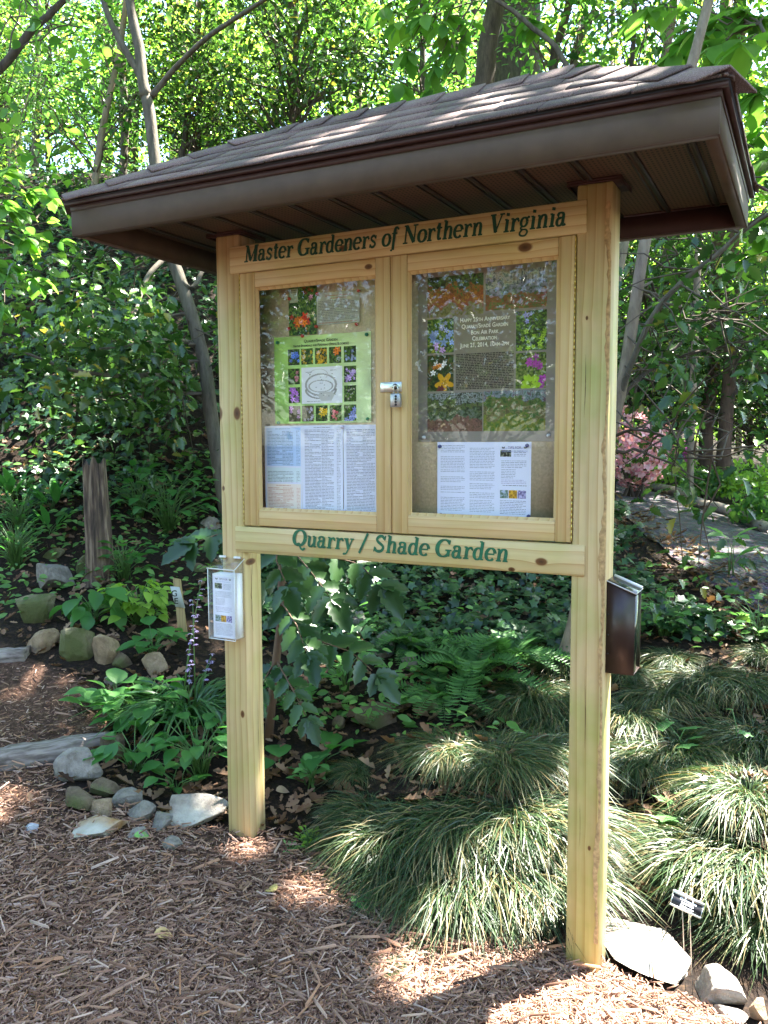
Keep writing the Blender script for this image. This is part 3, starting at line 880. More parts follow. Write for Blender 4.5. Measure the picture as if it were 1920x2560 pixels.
# padlock hanging from the hasp
PL = thing('padlock', 'small grey combination padlock hanging from the hasp', 'padlock', (.634, -.02, 1.53))
lx, ly, lz = .634, -.0195, 1.529
mb = MB(); mb.box((lx - .0155, ly - .006, lz - .021), (lx + .0155, ly + .006, lz + .017), .0018)
bd = mb.obj('body', plain('grey_zinc', (.42, .43, .45), .4, .7, .5, .1, 60), PL)
mb = MB(); mb.tube([(lx - .006, ly, lz + .0172), (lx - .0075, ly, lz + .031), (lx - .004, ly, lz + .039), (lx + .003, ly, lz + .039), (lx + .007, ly, lz + .031), (lx + .007, ly, lz + .0172)], .0022, 8)
mb.obj('shackle', M_METAL, PL)
mb = MB()
for k in range(4):
    mb.tube([(lx + .003, ly - .0061, lz + .009 - k * .0078), (lx + .003, ly - .0085, lz + .009 - k * .0078)], .0033, 10)
mb.obj('dial', M_BLACK, PL)
at_base(PL)

# ------------------------------------------------------------------ sheets pinned inside
YS = .0575
GREENS = [(.05, .10, .03), (.16, .27, .06), (.33, .47, .12), (.55, .62, .22)]
def poster(name, label, cv, x0, z0, x1, z1, y=YS, curl=.0012, cat='poster'):
    o = sheet(name, cv, (x0, y, z1), (x1 - x0, 0, 0), (0, 0, z0 - z1), None, curl)
    return tag(o, label, cat)
# wildflower photograph
cv = canvas(.099, .144, (.2, .3, .1))
H_, W_ = cv.shape[:2]
photo(cv, 0, 0, W_, H_, [(.03, .10, .03), (.10, .28, .08), (.25, .40, .12), (.42, .52, .2)], [((.78, .2, .06), 9, 8, (.05, .6, .7, .8)), ((.9, .5, .1), 5, 7, (.2, .62, .6, .78)), ((.8, .55, .7), 2, 5, (.65, .15, .8, .3)), ((.92, .9, .75), 3, 5, (.65, .5, .95, .68)), ((.5, .2, .08), 7, 4, (.5, .0, 1, .15)), ((.75, .6, .3), 3, 3, (.2, .85, .9, .97))])
cv[2:30, 2:22] = (.62, .68, .58); rows_(cv, 4, 5, 15, 6, 4, (.1, .2, .1)); photo(cv, 5, 12, 13, 15, [(.5, .6, .5), (.7, .75, .7)])
poster('flower_picture', 'tall picture of orange wildflowers in the top left of the left case', cv, .231, 1.736, .331, 1.880, cat='picture')
cv = canvas(.147, .093, (.64, .66, .62))
rows_(cv, 20, 6, 60, 3, 3, (.65, .16, .1)); rows_(cv, 30, 11, 40, 2, 3, (.6, .25, .2))
rows_(cv, 3, 16, 90, 20, 3, (.32, .33, .36)); rows_(cv, 3, 38, 90, 18, 3, (.32, .33, .36)); rows_(cv, 3, 58, 90, 3, 3, (.65, .2, .1))
poster('text_sheet', 'grey sheet of small text right of the orange wildflower picture', cv, .332, 1.762, .479, 1.856, cat='sheet')
# green map poster
cv = canvas(.342, .266, (.76, .83, .62), mott=.3)  # paper colour paled for the wash of reflections on the glass
h_, w_ = cv.shape[:2]
gx = np.linspace(0, 1, w_)[None, :, None]
cv = np.clip(cv * (1 - .25 * (1 - gx) * np.array([.9, .3, 1.5])) + .08 * gx, 0, 1)
def mmx(x): return (x - .175) / .0015
def mmz(z): return (1.734 - z) / .0015
cells_x = [.226, .275, .324, .373, .424]; cw = .0425; chh = .049
rowz = [1.694, 1.636, 1.578, 1.5215]
FL = [((.35, .5, .9), 8, 5, (.2, .2, .9, .95)), ((.75, .62, .12), 22, 3, (0, .1, 1, 1)), ((.85, .65, .1), 40, 3, (0, .05, 1, 1)), ((.85, .45, .1), 3, 8, (.5, .15, .75, .5)), ((.6, .65, .85), 18, 3, (.05, .1, .95, .9)),
      ((.85, .55, .6), 8, 4, (.55, .2, .8, .9)), ((.72, .45, .85), 9, 6, (.25, .1, .7, .9)), ((.75, .62, .88), 16, 4, (.1, .1, .9, .95)), ((.8, .75, .7), 7, 2, (.1, .2, .9, .9)),
      ((.8, .6, .8), 5, 5, (.1, .1, .9, .9)), ((.75, .72, .8), 9, 4, (.1, .1, .9, .95)), ((.93, .75, .12), 4, 6, (.15, .1, .85, .9)), ((.85, .35, .42), 5, 5, (.3, .2, .6, .85)), ((.58, .62, .92), 9, 6, (.15, .15, .85, .9))]
sl = [(0, i) for i in range(5)] + [(1, 0), (2, 0), (1, 4), (2, 4)] + [(3, i) for i in range(5)]
for (r_i, c_i), f in zip(sl, FL):
    photo(cv, mmx(cells_x[c_i]), mmz(rowz[r_i]), cw / .0015, chh / .0015, GREENS[:3] if r_i != 3 or c_i > 1 else [(.25, .22, .15), (.45, .42, .32)], [f])
x0, y0 = int(mmx(.274)), int(mmz(1.637)); x1, y1 = int(mmx(.419)), int(mmz(1.528))
cv[y0:y1, x0:x1] = (.88, .89, .92)
yy, xx = np.mgrid[0:y1 - y0, 0:x1 - x0]
mh, mw = y1 - y0, x1 - x0
def ell(cx, cy, rx, ry, lo=.86, hi=1.14):
    e = ((xx / mw - cx) / rx) ** 2 + ((yy / mh - cy) / ry) ** 2
    return (e > lo) & (e < hi)
sub = cv[y0:y1, x0:x1]
for c_, g in ((ell(.47, .48, .37, .29), .62), (ell(.47, .52, .29, .16), .66), (ell(.47, .62, .37, .24) & (yy / mh > .6), .55), (ell(.42, .2, .22, .15, .9, 1.08) & (yy / mh < .3), .75)):
    sub[c_] = g
m_ = (np.abs(xx / mw - .6) < .2 - .5 * np.abs(yy / mh - .78)) & (yy / mh > .68) & (yy / mh < .92); sub[m_] = .74
for _ in range(22):
    a_, b_ = rng.uniform(.12, .85), rng.uniform(.12, .9)
    sub[int(b_ * mh):int(b_ * mh) + 1, int(a_ * mw):int(a_ * mw) + 3] = .3
rows_(sub, 12, mh - 5, 40, 2, 3, (.25, .25, .28)); rows_(sub, 10, 9, 16, 2, 3, (.2, .2, .2)); rows_(sub, 68, 7, 14, 2, 3, (.2, .2, .2))
rows_(cv, mmx(.226), mmz(1.497), 158, 13, 3, (.3, .36, .2), .8)
GP = poster('map_poster', 'green poster of flower photos round a garden map in the left case', cv, .175, 1.468, .516, 1.734)
M_INK = plain('black_ink', (.02, .03, .02), .6)
font_mesh('title', 'Quarry/Shade Garden', .345, 1.713, .0125, YS - .0025, M_INK, GP, smallcaps=True, bold=.0002)
font_mesh('title', 'Native Ephemerals and Perennials (Spring Blooming)', .345, 1.7005, .0108, YS - .0025, M_INK, GP, smallcaps=True, stretch=.82, bold=.0002)
# three plant lists
for i, (xa, xb, lab) in enumerate(((.133, .272, 'plant list with blue and orange blocks, leftmost sheet in the left case'), (.272, .4195, 'black on white plant list, middle of three sheets in the left case'), (.4195, .559, 'plant list partly hidden behind the door stile in the left case'))):
    cv = canvas(xb - xa, .266, (.86, .87, .95))
    hh, ww = cv.shape[:2]
    if i == 0:
        cv[4:int(hh * .47), 4:ww - 3] = (.70, .80, .95); cv[int(hh * .49):int(hh * .66), 4:ww - 3] = (.82, .88, .92); cv[int(hh * .68):hh - 3, 4:ww - 3] = (.92, .87, .84)
        blocks = [(.03, .47, (.2, .25, .38)), (.5, .66, (.2, .25, .3)), (.69, .98, (.72, .36, .24))]
    else:
        blocks = [(.02, .98, (.2, .2, .28))]
    for a_, b_, c_ in blocks:
        if i < 2 and a_ != .5: rows_(cv, ww * .3, a_ * hh + 1, ww * .4, 2, 3, c_)
        rows_(cv, 7, a_ * hh + 6, ww * .40, (b_ - a_) * hh - 6, 3, c_, .8, 1, (5, 14), .75)
        rows_(cv, ww * .48, a_ * hh + 6, ww * .3, (b_ - a_) * hh - 6, 3, c_, .75, 1, (4, 10), .75)
        if i < 2: rows_(cv, ww * .85, a_ * hh + 6, ww * .1, (b_ - a_) * hh - 6, 3, c_, .65, 1, (2, 5), .6)
    poster('plant_list', lab, cv, xa + .0006, 1.194, xb - .0006, 1.462, cat='sheet', y=YS - .0012 * (i % 2))
# anniversary poster
cv = canvas(.398, .484, (.52, .49, .46), mott=.12)
h_, w_ = cv.shape[:2]
ax, az = .668, 1.8945
def px_(x): return int((x - ax) / .0015)
def pz_(z): return int((az - z) / .0015)
def land(x0, z1, x1, z0, rows): bands(cv, px_(x0), pz_(z1), px_(x1) - px_(x0), pz_(z0) - pz_(z1), rows)
def pic(x0, z1, x1, z0, cols, bl): photo(cv, px_(x0), pz_(z1), px_(x1) - px_(x0), pz_(z0) - pz_(z1), cols, bl)
land(.697, 1.869, .864, 1.757, [(.25, [(.06, .10, .04), (.2, .35, .12), (.12, .1, .08)]), (.2, [(.35, .2, .08), (.62, .35, .12), (.2, .38, .14)]), (.2, [(.72, .45, .14), (.5, .22, .12), (.7, .55, .2)]), (.12, [(.55, .25, .16), (.62, .35, .22)]), (.23, [(.35, .36, .18), (.5, .5, .3), (.55, .5, .6)])])
land(.870, 1.867, 1.040, 1.765, [(.3, [(.3, .36, .4), (.7, .72, .72), (.5, .47, .4)]), (.32, [(.16, .24, .14), (.42, .44, .55), (.58, .58, .72)]), (.2, [(.45, .35, .12), (.5, .2, .1), (.2, .35, .12)]), (.18, [(.62, .25, .14), (.25, .4, .12), (.6, .3, .2)])])
for k in range(9):
    x = px_(.95 + .01 * k); cv[pz_(1.867):pz_(1.83), x:x + 1] = (.12, .1, .08)
pic(.697, 1.7525, .777, 1.659, [(.10, .16, .05), (.25, .38, .10), (.5, .55, .15)], [((.55, .65, .9), 11, 7, (.05, .4, .95, .7)), ((.65, .7, .9), 5, 6, (.45, .12, .8, .35)), ((.75, .6, .85), 3, 6, (.3, .7, .6, .95))])
pic(.697, 1.653, .777, 1.552, [(.05, .08, .03), (.15, .25, .06), (.32, .22, .1)], [((.88, .65, .08), 1, 17, (.62, .72, .68, .78)), ((.95, .96, .95), 6, 5, (.15, .2, .8, .5)), ((.85, .5, .08), 4, 5, (.2, .22, .5, .38)), ((.5, .2, .2), 2, 8, (.2, .92, .7, .98))])
pic(.957, 1.758, 1.040, 1.652, [(.10, .14, .06), (.22, .34, .10), (.42, .55, .15)], [((.6, .75, .2), 14, 5, (.05, .5, 1, .95)), ((.55, .55, .8), 3, 5, (.3, .0, .6, .4))])
pic(.957, 1.647, 1.040, 1.552, [(.16, .2, .05), (.32, .42, .10), (.5, .52, .3)], [((.65, .22, .62), 10, 7, (.35, .1, .8, .5)), ((.62, .2, .6), 7, 7, (.75, .6, 1, .95)), ((.55, .68, .12), 3, 15, (.3, .75, .7, 1))])
land(.697, 1.546, .862, 1.438, [(.2, [(.25, .3, .26), (.62, .66, .7), (.1, .12, .08)]), (.2, [(.12, .14, .08), (.35, .4, .2), (.25, .35, .15)]), (.22, [(.07, .13, .06), (.26, .34, .2), (.38, .43, .4)]), (.38, [(.38, .24, .2), (.5, .34, .3), (.3, .2, .16)])])
land(.866, 1.548, 1.040, 1.438, [(.2, [(.22, .28, .26), (.5, .56, .66), (.34, .22, .32)]), (.25, [(.15, .25, .08), (.3, .4, .15), (.4, .3, .2)]), (.25, [(.3, .28, .15), (.5, .45, .3), (.2, .35, .15)]), (.3, [(.2, .35, .1), (.4, .45, .12), (.5, .48, .15)])])
x0, x1, y0, y1 = px_(.781), px_(.954), pz_(1.7595), pz_(1.552)
cv[y0:y1, x0:x1] = (.50, .47, .41)
rows_(cv, x0 + 2, pz_(1.652), x1 - x0 - 4, y1 - pz_(1.652) - 2, 3, (.10, .07, .06), .9, 2, (3, 9), .08)
AP = poster('anniversary_poster', 'large grey poster of garden photos round an anniversary notice in the right case', cv, .668, 1.411, 1.066, 1.8945, curl=.0009)
M_LETW = plain('pale_ink', (.80, .78, .68), .6)
for k, (s_, z_) in enumerate((('Happy 25th Anniversary', 1.7395), ('Quarry/Shade Garden', 1.722), ('Bon Air Park', 1.7045), ('Celebration', 1.688), ('June 21, 2014, 10am-2pm', 1.6705))):
    font_mesh('heading', s_, .868, z_, .0165, YS - .003, M_LETW, AP, smallcaps=True, stretch=.86, bold=.0003)
# tips sheet
def tips(cv, x0, w, h):
    rows_(cv, x0 + w * .1, h * .085, w * .78, 2, 3, (.45, .5, .72))
    photo(cv, x0, h * .115, w * .42, h * .09, [(.05, .06, .05), (.3, .35, .25), (.6, .6, .55)])
    rows_(cv, x0 + w * .5, h * .12, w * .45, h * .09, 3, (.3, .32, .42), .8)
    rows_(cv, x0 + 2, h * .25, w * .93, h * .1, 3, (.4, .42, .5), .8); rows_(cv, x0 + 2, h * .36, w * .55, h * .12, 3, (.4, .42, .5), .8)
    rows_(cv, x0 + 2, h * .5, w * .93, h * .06, 3, (.5, .45, .6), .7); rows_(cv, x0 + 5, h * .575, w * .9, 2, 3, (.2, .2, .25))
    for k, c in enumerate(([(.3, .4, .3), (.7, .75, .85)], [(.5, .35, .1), (.9, .7, .2)], [(.35, .3, .5), (.8, .78, .95)])):
        photo(cv, x0 + k * w * .33, h * .635, w * .31, h * .11, c)
    rows_(cv, x0, h * .77, w * .98, h * .2, 3, (.35, .36, .45), .8)
cv = canvas(.277, .209, (.86, .87, .96))
h_, w_ = cv.shape[:2]
for xx0, wd, segs in ((.04, .27, ((.05, .06), (.07, .15), (.2, .36), (.38, .42), (.47, .56), (.6, .66), (.68, .7), (.75, .95))), (.36, .27, ((.05, .055), (.08, .36), (.4, .53), (.56, .64), (.68, .76), (.78, .94)))):
    for a_, b_ in segs:
        rows_(cv, xx0 * w_, a_ * h_, wd * w_, (b_ - a_) * h_, 3, (.4, .42, .5), .75)
tips(cv, .685 * w_, .28 * w_, h_)
TP = poster('tips_sheet', 'white three column gardening tips sheet under the anniversary poster', cv, .728, 1.202, 1.003, 1.410, y=YS - .002, curl=.0005, cat='sheet')
M_PURP = plain('purple_ink', (.16, .12, .26), .6)
font_mesh('title', 'TIPS FOR', .957, 1.3915, .0095, YS - .0047, M_PURP, TP)
font_mesh('subtitle', 'GARDENING IN THE SHADE', .957, 1.3825, .0058, YS - .0047, plain('blue_ink', (.3, .36, .62), .6), TP)
def butterfly(x, z, s, y, M=None):
    P = np.array([(0, .1), (.9, .9), (1, .1), (.5, -.1), (.7, -.8), (.1, -.3), (-.1, -.3), (-.7, -.8), (-.5, -.1), (-1, .1), (-.9, .9)]) * s
    return np.stack([x + P[:, 0], np.full(len(P), y), z + P[:, 1]], 1)
for x in (.925, .987):
    MB().add(butterfly(x, 1.394, .0042, YS - .0047), np.array([tuple(range(11))[::-1]])).obj('butterfly', M_INK, TP)

# push pins
def pin_mesh(col, name):
    mb = MB()
    mb.tube([(0, 0, 0), (0, -.003, 0)], [.0052, .0052], 12)
    mb.tube([(0, -.003, 0), (0, -.0065, 0), (0, -.008, 0)], [.0036, .0046, .0036], 12)
    return mb
PINS = {}
s1 = 280 / 1659; s2 = 380 / 1659; s3 = 300 / 1659; s5 = 480 / 1659
def Z(s, ox, oy, pts): return [(ox + x * s, oy + y * s) for x, y in pts]
PINL = [('red', (.42, .03, .02), Z(s1, 680, 700, [(260, 278), (255, 722), (452, 830), (660, 690), (1285, 158), (1257, 655), (677, 205)]), ['red pin at the upper left edge of the wildflower picture', 'red pin at the lower left edge of the wildflower picture', 'red pin under the bottom edge of the wildflower picture', 'red pin between wildflower picture and the foot of the text sheet', 'red pin at the top right corner of the grey text sheet', 'red pin at the bottom right corner of the grey text sheet', 'red pin between wildflower picture and the top of the text sheet'], 'red pins in the left case'),
        ('green', (.01, .20, .11), Z(s1, 680, 700, [(85, 930), (1405, 808), (1420, 2060), (100, 2115)]), ['green pin at the top left corner of the green map poster', 'green pin at the top right corner of the green map poster', 'green pin at the bottom right corner of the green map poster', 'green pin at the bottom left corner of the green map poster'], 'green pins on the map poster'),
        ('clear', (.62, .62, .68), Z(s2, 1040, 640, [(100, 208), (1465, 75), (88, 1980), (1448, 1960)]), ['pale pin at the top left corner of the anniversary poster', 'pale pin at the top right corner of the anniversary poster', 'pale pin at the bottom left corner of the anniversary poster', 'pale pin at the bottom right corner of the anniversary poster'], 'pale pins on the anniversary poster'),
        ('blue', (.045, .06, .22), Z(s3, 1060, 1090, [(220, 145), (1427, 132), (233, 1088), (1447, 1110)]), ['blue pin at the top left corner of the gardening tips sheet', 'blue pin at the top right corner of the gardening tips sheet', 'blue pin at the bottom left corner of the gardening tips sheet', 'blue pin at the bottom right corner of the gardening tips sheet'], 'blue pins on the tips sheet'),
        ('lilac', (.55, .55, .75), Z(s5, 540, 980, [(770, 1015), (1115, 1025), (452, 1012), (1090, 300)]), ['lilac pin between first and middle plant lists, at their foot', 'lilac pin between middle and hidden plant lists, at their foot', 'lilac pin at the bottom left corner of the blue plant list', 'lilac pin between middle and hidden plant lists, at their top'], 'lilac pins on the plant lists')]
for nm, col, pts, labs, grp in PINL:
    m_ = plain(nm + '_plastic', col, .35)
    proto = pin_mesh(col, nm).obj('push_pin', m_)
    for i, ((px, py), lab) in enumerate(zip(pts, labs)):
        o = proto if i == 0 else proto.copy()
        if i: COL.objects.link(o)
        P = on_y(px, py, YS - .003)
        o.location = (P[0], YS - .0022, P[2])
        tag(o, lab, 'push pin', grp)

# ------------------------------------------------------------------ acrylic leaflet box on the left post
LB = thing('leaflet_box', 'clear acrylic leaflet box with hinged lid on the left post', 'leaflet box', (.035, -.025, .79))
x0, x1, yf, yb, z0, z1 = -.018, .086, -.052, -.0008, .788, 1.012
mb = MB(); q = .002
mb.box((x0, yf, z0), (x1, yf + q, z1)); mb.box((x0, yf + q, z0), (x0 + q, yb, z1)); mb.box((x1 - q, yf + q, z0), (x1, yb, z1)); mb.box((x0 + q, yf + q, z0), (x1 - q, yb, z0 + q)); mb.box((x0 + q, yb - q, z0 + q), (x1 - q, yb, z1 + .03))
mb.obj('box', M_ACRYL, LB)
mb = MB()
V = [(x0 - .002, yf - .003, z1 + .001), (x1 + .002, yf - .003, z1 + .001), (x1 + .002, yb, z1 + .03), (x0 - .002, yb, z1 + .03)]
V = V + [(a, b, c + .0025) for a, b, c in V]
mb.add(V, np.array([(0, 3, 2, 1), (4, 5, 6, 7), (0, 1, 5, 4), (1, 2, 6, 5), (2, 3, 7, 6), (3, 0, 4, 7)]))
mb.obj('lid', M_ACRYL, LB)
mb = MB()
for xx in (.006, .063):
    mb.tube([(xx - .012, yb - .005, z1 + .034), (xx + .012, yb - .005, z1 + .034)], .0038, 8)
mb.obj('hinge', plain('cloudy_plastic', (.7, .7, .72), .3), LB)
mb = MB()
e = .0016
for (a, b) in (((x0, yf, z1), (x1, yf, z1)), ((x0, yf, z0), (x1, yf, z0)), ((x1, yf, z0), (x1, yf, z1)), ((x0, yf, z0), (x0, yf, z1)), ((x1 + .002, yf - .002, z1 + .002), (x1 + .002, yb, z1 + .031)), ((x0 - .002, yf - .003, z1 + .002), (x1 + .002, yf - .003, z1 + .002))):
    mb.tube([a, b], e * .8, 6)
mb.obj('edge', plain('bright_cut_edge', (.72, .74, .76), .25), LB)
at_base(LB)
cv = canvas(.084, .196, (.88, .89, .96), res=.0011)
h_, w_ = cv.shape[:2]
tips(cv, 7, w_ - 14, h_)
LF = thing('leaflet_stack', 'stack of white tips leaflets inside the clear acrylic box', 'leaflets', (.04, -.03, .792))
mb = MB(); mb.box((-.003, -.0475, .7915), (.0825, -.006, .997))
mb.obj('paper_block', M_WHITE, LF)
sheet('front_page', cv, (-.0022, -.0482, .990), (.084, 0, 0), (0, 0, -.196), LF)
font_mesh('title', 'TIPS FOR', .040, .9785, .0085, -.0488, M_PURP, LF)
for x in (.0135, .0665):
    MB().add(butterfly(x, .981, .0045, -.0488), np.array([tuple(range(11))[::-1]])).obj('butterfly', M_INK, LF)
at_base(LF)

# ------------------------------------------------------------------ brown leaflet box on the right post
BB = thing('brochure_box', 'dark brown metal brochure box with clear lid on the right post', 'brochure box', (1.255, .05, .815))
x0, x1, y0, y1, z0, z1 = W + .0005, 1.291, .012, .098, .815, 1.052
M_BB = plain('brown_powder_coat', (.030, .015, .012), .38, 0, .5, .12, 50)
mb = MB()
P = [(x0, z0), (x1, z0), (x1, 1.022), (x0, z1)]
for ya, yb_ in ((y0, y0 + .0025), (y1 - .0025, y1)):
    V = [(a, ya, c) for a, c in P] + [(a, yb_, c) for a, c in P]
    mb.add(V, np.array([(0, 1, 2, 3), (7, 6, 5, 4), (0, 4, 5, 1), (1, 5, 6, 2), (2, 6, 7, 3), (3, 7, 4, 0)]))
mb.box((x0, y0 + .0026, z0), (x0 + .0025, y1 - .0026, z1)); mb.box((x0 + .0026, y0 + .0026, z0), (x1, y1 - .0026, z0 + .003))
bx = mb.obj('box', M_BB, BB)
mb = MB()
for z in (.865, .915, .968):
    mb.tube([(x0 + .005, y0 - .0001, z), (x0 + .005, y0 - .002, z)], .0022, 8)
mb.obj('rivet', M_BLACK, bx)
mb = MB(); mb.box((x1 - .003, y0 + .0028, z0 + .0035), (x1 - .001, y1 - .0028, 1.018))
mb.obj('front_window', plain('smoked_window', (.008, .018, .010), .08, 0, .6), BB)
mb = MB()
V = [(x0, y0 - .002, z1 + .001), (x1 + .003, y0 - .002, 1.0235), (x1 + .003, y1 + .002, 1.0235), (x0, y1 + .002, z1 + .001)]
V = V + [(a, b, c + .003) for a, b, c in V]
mb.add(V, np.array([(0, 3, 2, 1), (4, 5, 6, 7), (0, 1, 5, 4), (1, 2, 6, 5), (2, 3, 7, 6), (3, 0, 4, 7)]))
ldd = mb.obj('lid', plain('smoked_lid', (.03, .035, .03), .06, 0, .7), BB)
mb = MB(); mb.tube([(x0, y0 - .002, z1 + .0035), (x1 + .003, y0 - .002, 1.026), (x1 + .003, y1 + .002, 1.026)], .0016, 6); mb.tube([(x0 + .002, y1 - .004, z1 + .005), (x1 + .003, y1 - .004, 1.029)], .005, 8)
mb.obj('lid_edge', plain('polished_edge', (.62, .62, .66), .2), ldd)
at_base(BB)
# ------------------------------------------------------------------ ground
def hits(px, py, it=40):
    px = np.asarray(px, float); py = np.asarray(py, float)
    d = FWD[None] + RIGHT[None] * ((px - 960) / FPX)[:, None] - UP[None] * ((py - 1280) / FPX)[:, None]
    t = np.full(len(px), 1.0)
    done = np.zeros(len(px), bool)
    st = .06
    for k in range(420):
        P = CAM + d * t[:, None]
        below = P[:, 2] < H(P[:, 0], P[:, 1])
        done |= below
        t = np.where(done, t, t + st * (1 + .02 * k))
        if done.all(): break
    lo = t - st * (1 + .02 * 200); hi = t.copy()
    lo = np.maximum(lo, .5)
    for _ in range(24):
        m = (lo + hi) / 2; P = CAM + d * m[:, None]
        b_ = P[:, 2] < H(P[:, 0], P[:, 1])
        hi = np.where(b_, m, hi); lo = np.where(b_, lo, m)
    return CAM + d * hi[:, None], hi, done

def inpoly(x, y, poly):
    c = np.zeros(np.shape(x), bool)
    n = len(poly)
    for i in range(n):
        x0, y0 = poly[i]; x1, y1 = poly[(i + 1) % n]
        k = ((y0 > y) != (y1 > y)) & (x < (x1 - x0) * (y - y0) / (y1 - y0 + 1e-12) + x0)
        c ^= k
    return c

_mp = [(1560, 2440), (1480, 2395), (1200, 2330), (880, 2180), (720, 2085), (480, 2062), (150, 1975), (150, 1900), (285, 1800), (215, 1700), (60, 1650)]
MULCH = [tuple(hit(*p)[0][:2]) for p in _mp]
MULCH = [(6, -8), (6, -.15), (2.2, -.1)] + MULCH + [(-2.6, .75), (-4.5, 1.2), (-8, 1.0), (-8, -8)]

def axis(lo, hi, step, far):
    a = np.arange(lo, hi + 1e-6, step)
    o = np.array([.15, .4, .8, 1.5, 2.6, 4.2, 6.5, 10, 15, 22, 32, 45, 62, far])
    return np.concatenate([lo - o[::-1], a, hi + o])
gx = axis(-6, 5, .05, 90); gy = axis(-2.6, 8, .05, 90)
X, Y = np.meshgrid(gx, gy)
Zg = H(X, Y)
V = np.stack([X, Y, Zg], -1).reshape(-1, 3)
nw = len(gx)
i = (np.arange(len(gy) - 1)[:, None] * nw + np.arange(nw - 1)[None]).ravel()
M_GROUND, t, b, N, L = newmat('garden_ground')
at_ = N('Attribute'); at_.attribute_name = 'mulch'
tc = N('TexCoord')
n1 = N('TexNoise'); n1.inputs['Scale'].default_value = 55; n1.inputs['Detail'].default_value = 8; n1.inputs['Roughness'].default_value = .7
n2 = N('TexNoise'); n2.inputs['Scale'].default_value = 6; n2.inputs['Detail'].default_value = 5
L(tc.outputs['Object'], n1.inputs['Vector']); L(tc.outputs['Object'], n2.inputs['Vector'])
rs = ramp(N, [(.3, (.006, .0045, .0035)), (.52, (.018, .012, .009)), (.68, (.055, .034, .02)), (.8, (.10, .065, .04))]); L(n1.outputs['Fac'], rs.inputs['Fac'])
rm = ramp(N, [(.3, (.02, .011, .008)), (.5, (.08, .044, .031)), (.72, (.19, .12, .088))]); L(n1.outputs['Fac'], rm.inputs['Fac'])
mx = N('MixRGB'); L(at_.outputs['Fac'], mx.inputs['Fac']); L(rs.outputs['Color'], mx.inputs['Color1']); L(rm.outputs['Color'], mx.inputs['Color2'])
m2 = N('MixRGB'); m2.blend_type = 'MULTIPLY'; m2.inputs['Fac'].default_value = .5; r2 = ramp(N, [(.35, (.5, .5, .5)), (.65, (1.1, 1.05, 1))]); L(n2.outputs['Fac'], r2.inputs['Fac'])
L(mx.outputs['Color'], m2.inputs['Color1']); L(r2.outputs['Color'], m2.inputs['Color2']); L(m2.outputs['Color'], b.inputs['Base Color'])
b.inputs['Roughness'].default_value = .95; b.inputs['Specular IOR Level'].default_value = .15
bp = N('Bump'); bp.inputs['Strength'].default_value = .8; bp.inputs['Distance'].default_value = .02; L(n1.outputs['Fac'], bp.inputs['Height']); L(bp.outputs['Normal'], b.inputs['Normal'])
gr = build('ground', V, [np.stack([i, i + 1, i + nw + 1, i + nw], 1)], M_GROUND, smooth=True)
tag(gr, 'dark garden soil under mulch and plants', 'ground', kind='structure')
msk = inpoly(V[:, 0], V[:, 1], MULCH).astype(np.float32)
a_ = gr.data.attributes.new('mulch', 'FLOAT', 'POINT'); a_.data.foreach_set('value', msk)

# gravel path climbing away on the right
near = [(1540, 1275), (1600, 1330), (1680, 1400), (1780, 1468), (1900, 1535), (2060, 1620), (2300, 1760)]
far = [(1540, 1195), (1600, 1213), (1680, 1240), (1780, 1280), (1900, 1330), (2060, 1400), (2300, 1520)]
NP_ = np.array([hit(*p)[0] for p in near]); FP_ = np.array([hit(*p)[0] for p in far])
def resamp(P, n):
    u = np.linspace(0, len(P) - 1, n); k = np.clip(u.astype(int), 0, len(P) - 2); f = (u - k)[:, None]
    return P[k] * (1 - f) + P[k + 1] * f
A_, B_ = resamp(NP_, 60), resamp(FP_, 60)
s = np.linspace(0, 1, 16)[None, :, None]
G = A_[:, None] * (1 - s) + B_[:, None] * s
G[..., 2] = H(G[..., 0], G[..., 1]) + .012
i = (np.arange(59)[:, None] * 16 + np.arange(15)[None]).ravel()
M_GRAV, t, b, N, L = newmat('grey_gravel')
tc = N('TexCoord'); vo = N('TexVoronoi'); vo.inputs['Scale'].default_value = 42; L(tc.outputs['Object'], vo.inputs['Vector'])
n1 = N('TexNoise'); n1.inputs['Scale'].default_value = 18; n1.inputs['Detail'].default_value = 8; L(tc.outputs['Object'], n1.inputs['Vector'])
ra = ramp(N, [(.3, (.02, .0175, .018)), (.6, (.075, .066, .07)), (.8, (.18, .16, .17))]); L(n1.outputs['Fac'], ra.inputs['Fac'])
mx = N('MixRGB'); mx.blend_type = 'MULTIPLY'; mx.inputs['Fac'].default_value = .7; L(ra.outputs['Color'], mx.inputs['Color1']); L(vo.outputs['Color'], mx.inputs['Color2'])
L(mx.outputs['Color'], b.inputs['Base Color']); b.inputs['Roughness'].default_value = .9
bp = N('Bump'); bp.inputs['Strength'].default_value = .7; bp.inputs['Distance'].default_value = .02; L(vo.outputs['Distance'], bp.inputs['Height']); L(bp.outputs['Normal'], b.inputs['Normal'])
pt = build('path', G.reshape(-1, 3), [np.stack([i, i + 16, i + 17, i + 1], 1)], M_GRAV, smooth=True)
tag(pt, 'grey gravel path climbing past the right post', 'path', kind='structure')
PATHPOLY = [tuple(p[:2]) for p in NP_] + [tuple(p[:2]) for p in FP_[::-1]]

def ground_up(x, y):
    e = .04
    n = np.stack([-(H(x + e, y) - H(x - e, y)) / (2 * e), -(H(x, y + e) - H(x, y - e)) / (2 * e), np.ones_like(np.asarray(x, float))], -1)
    return n / np.linalg.norm(n, axis=-1)[..., None]

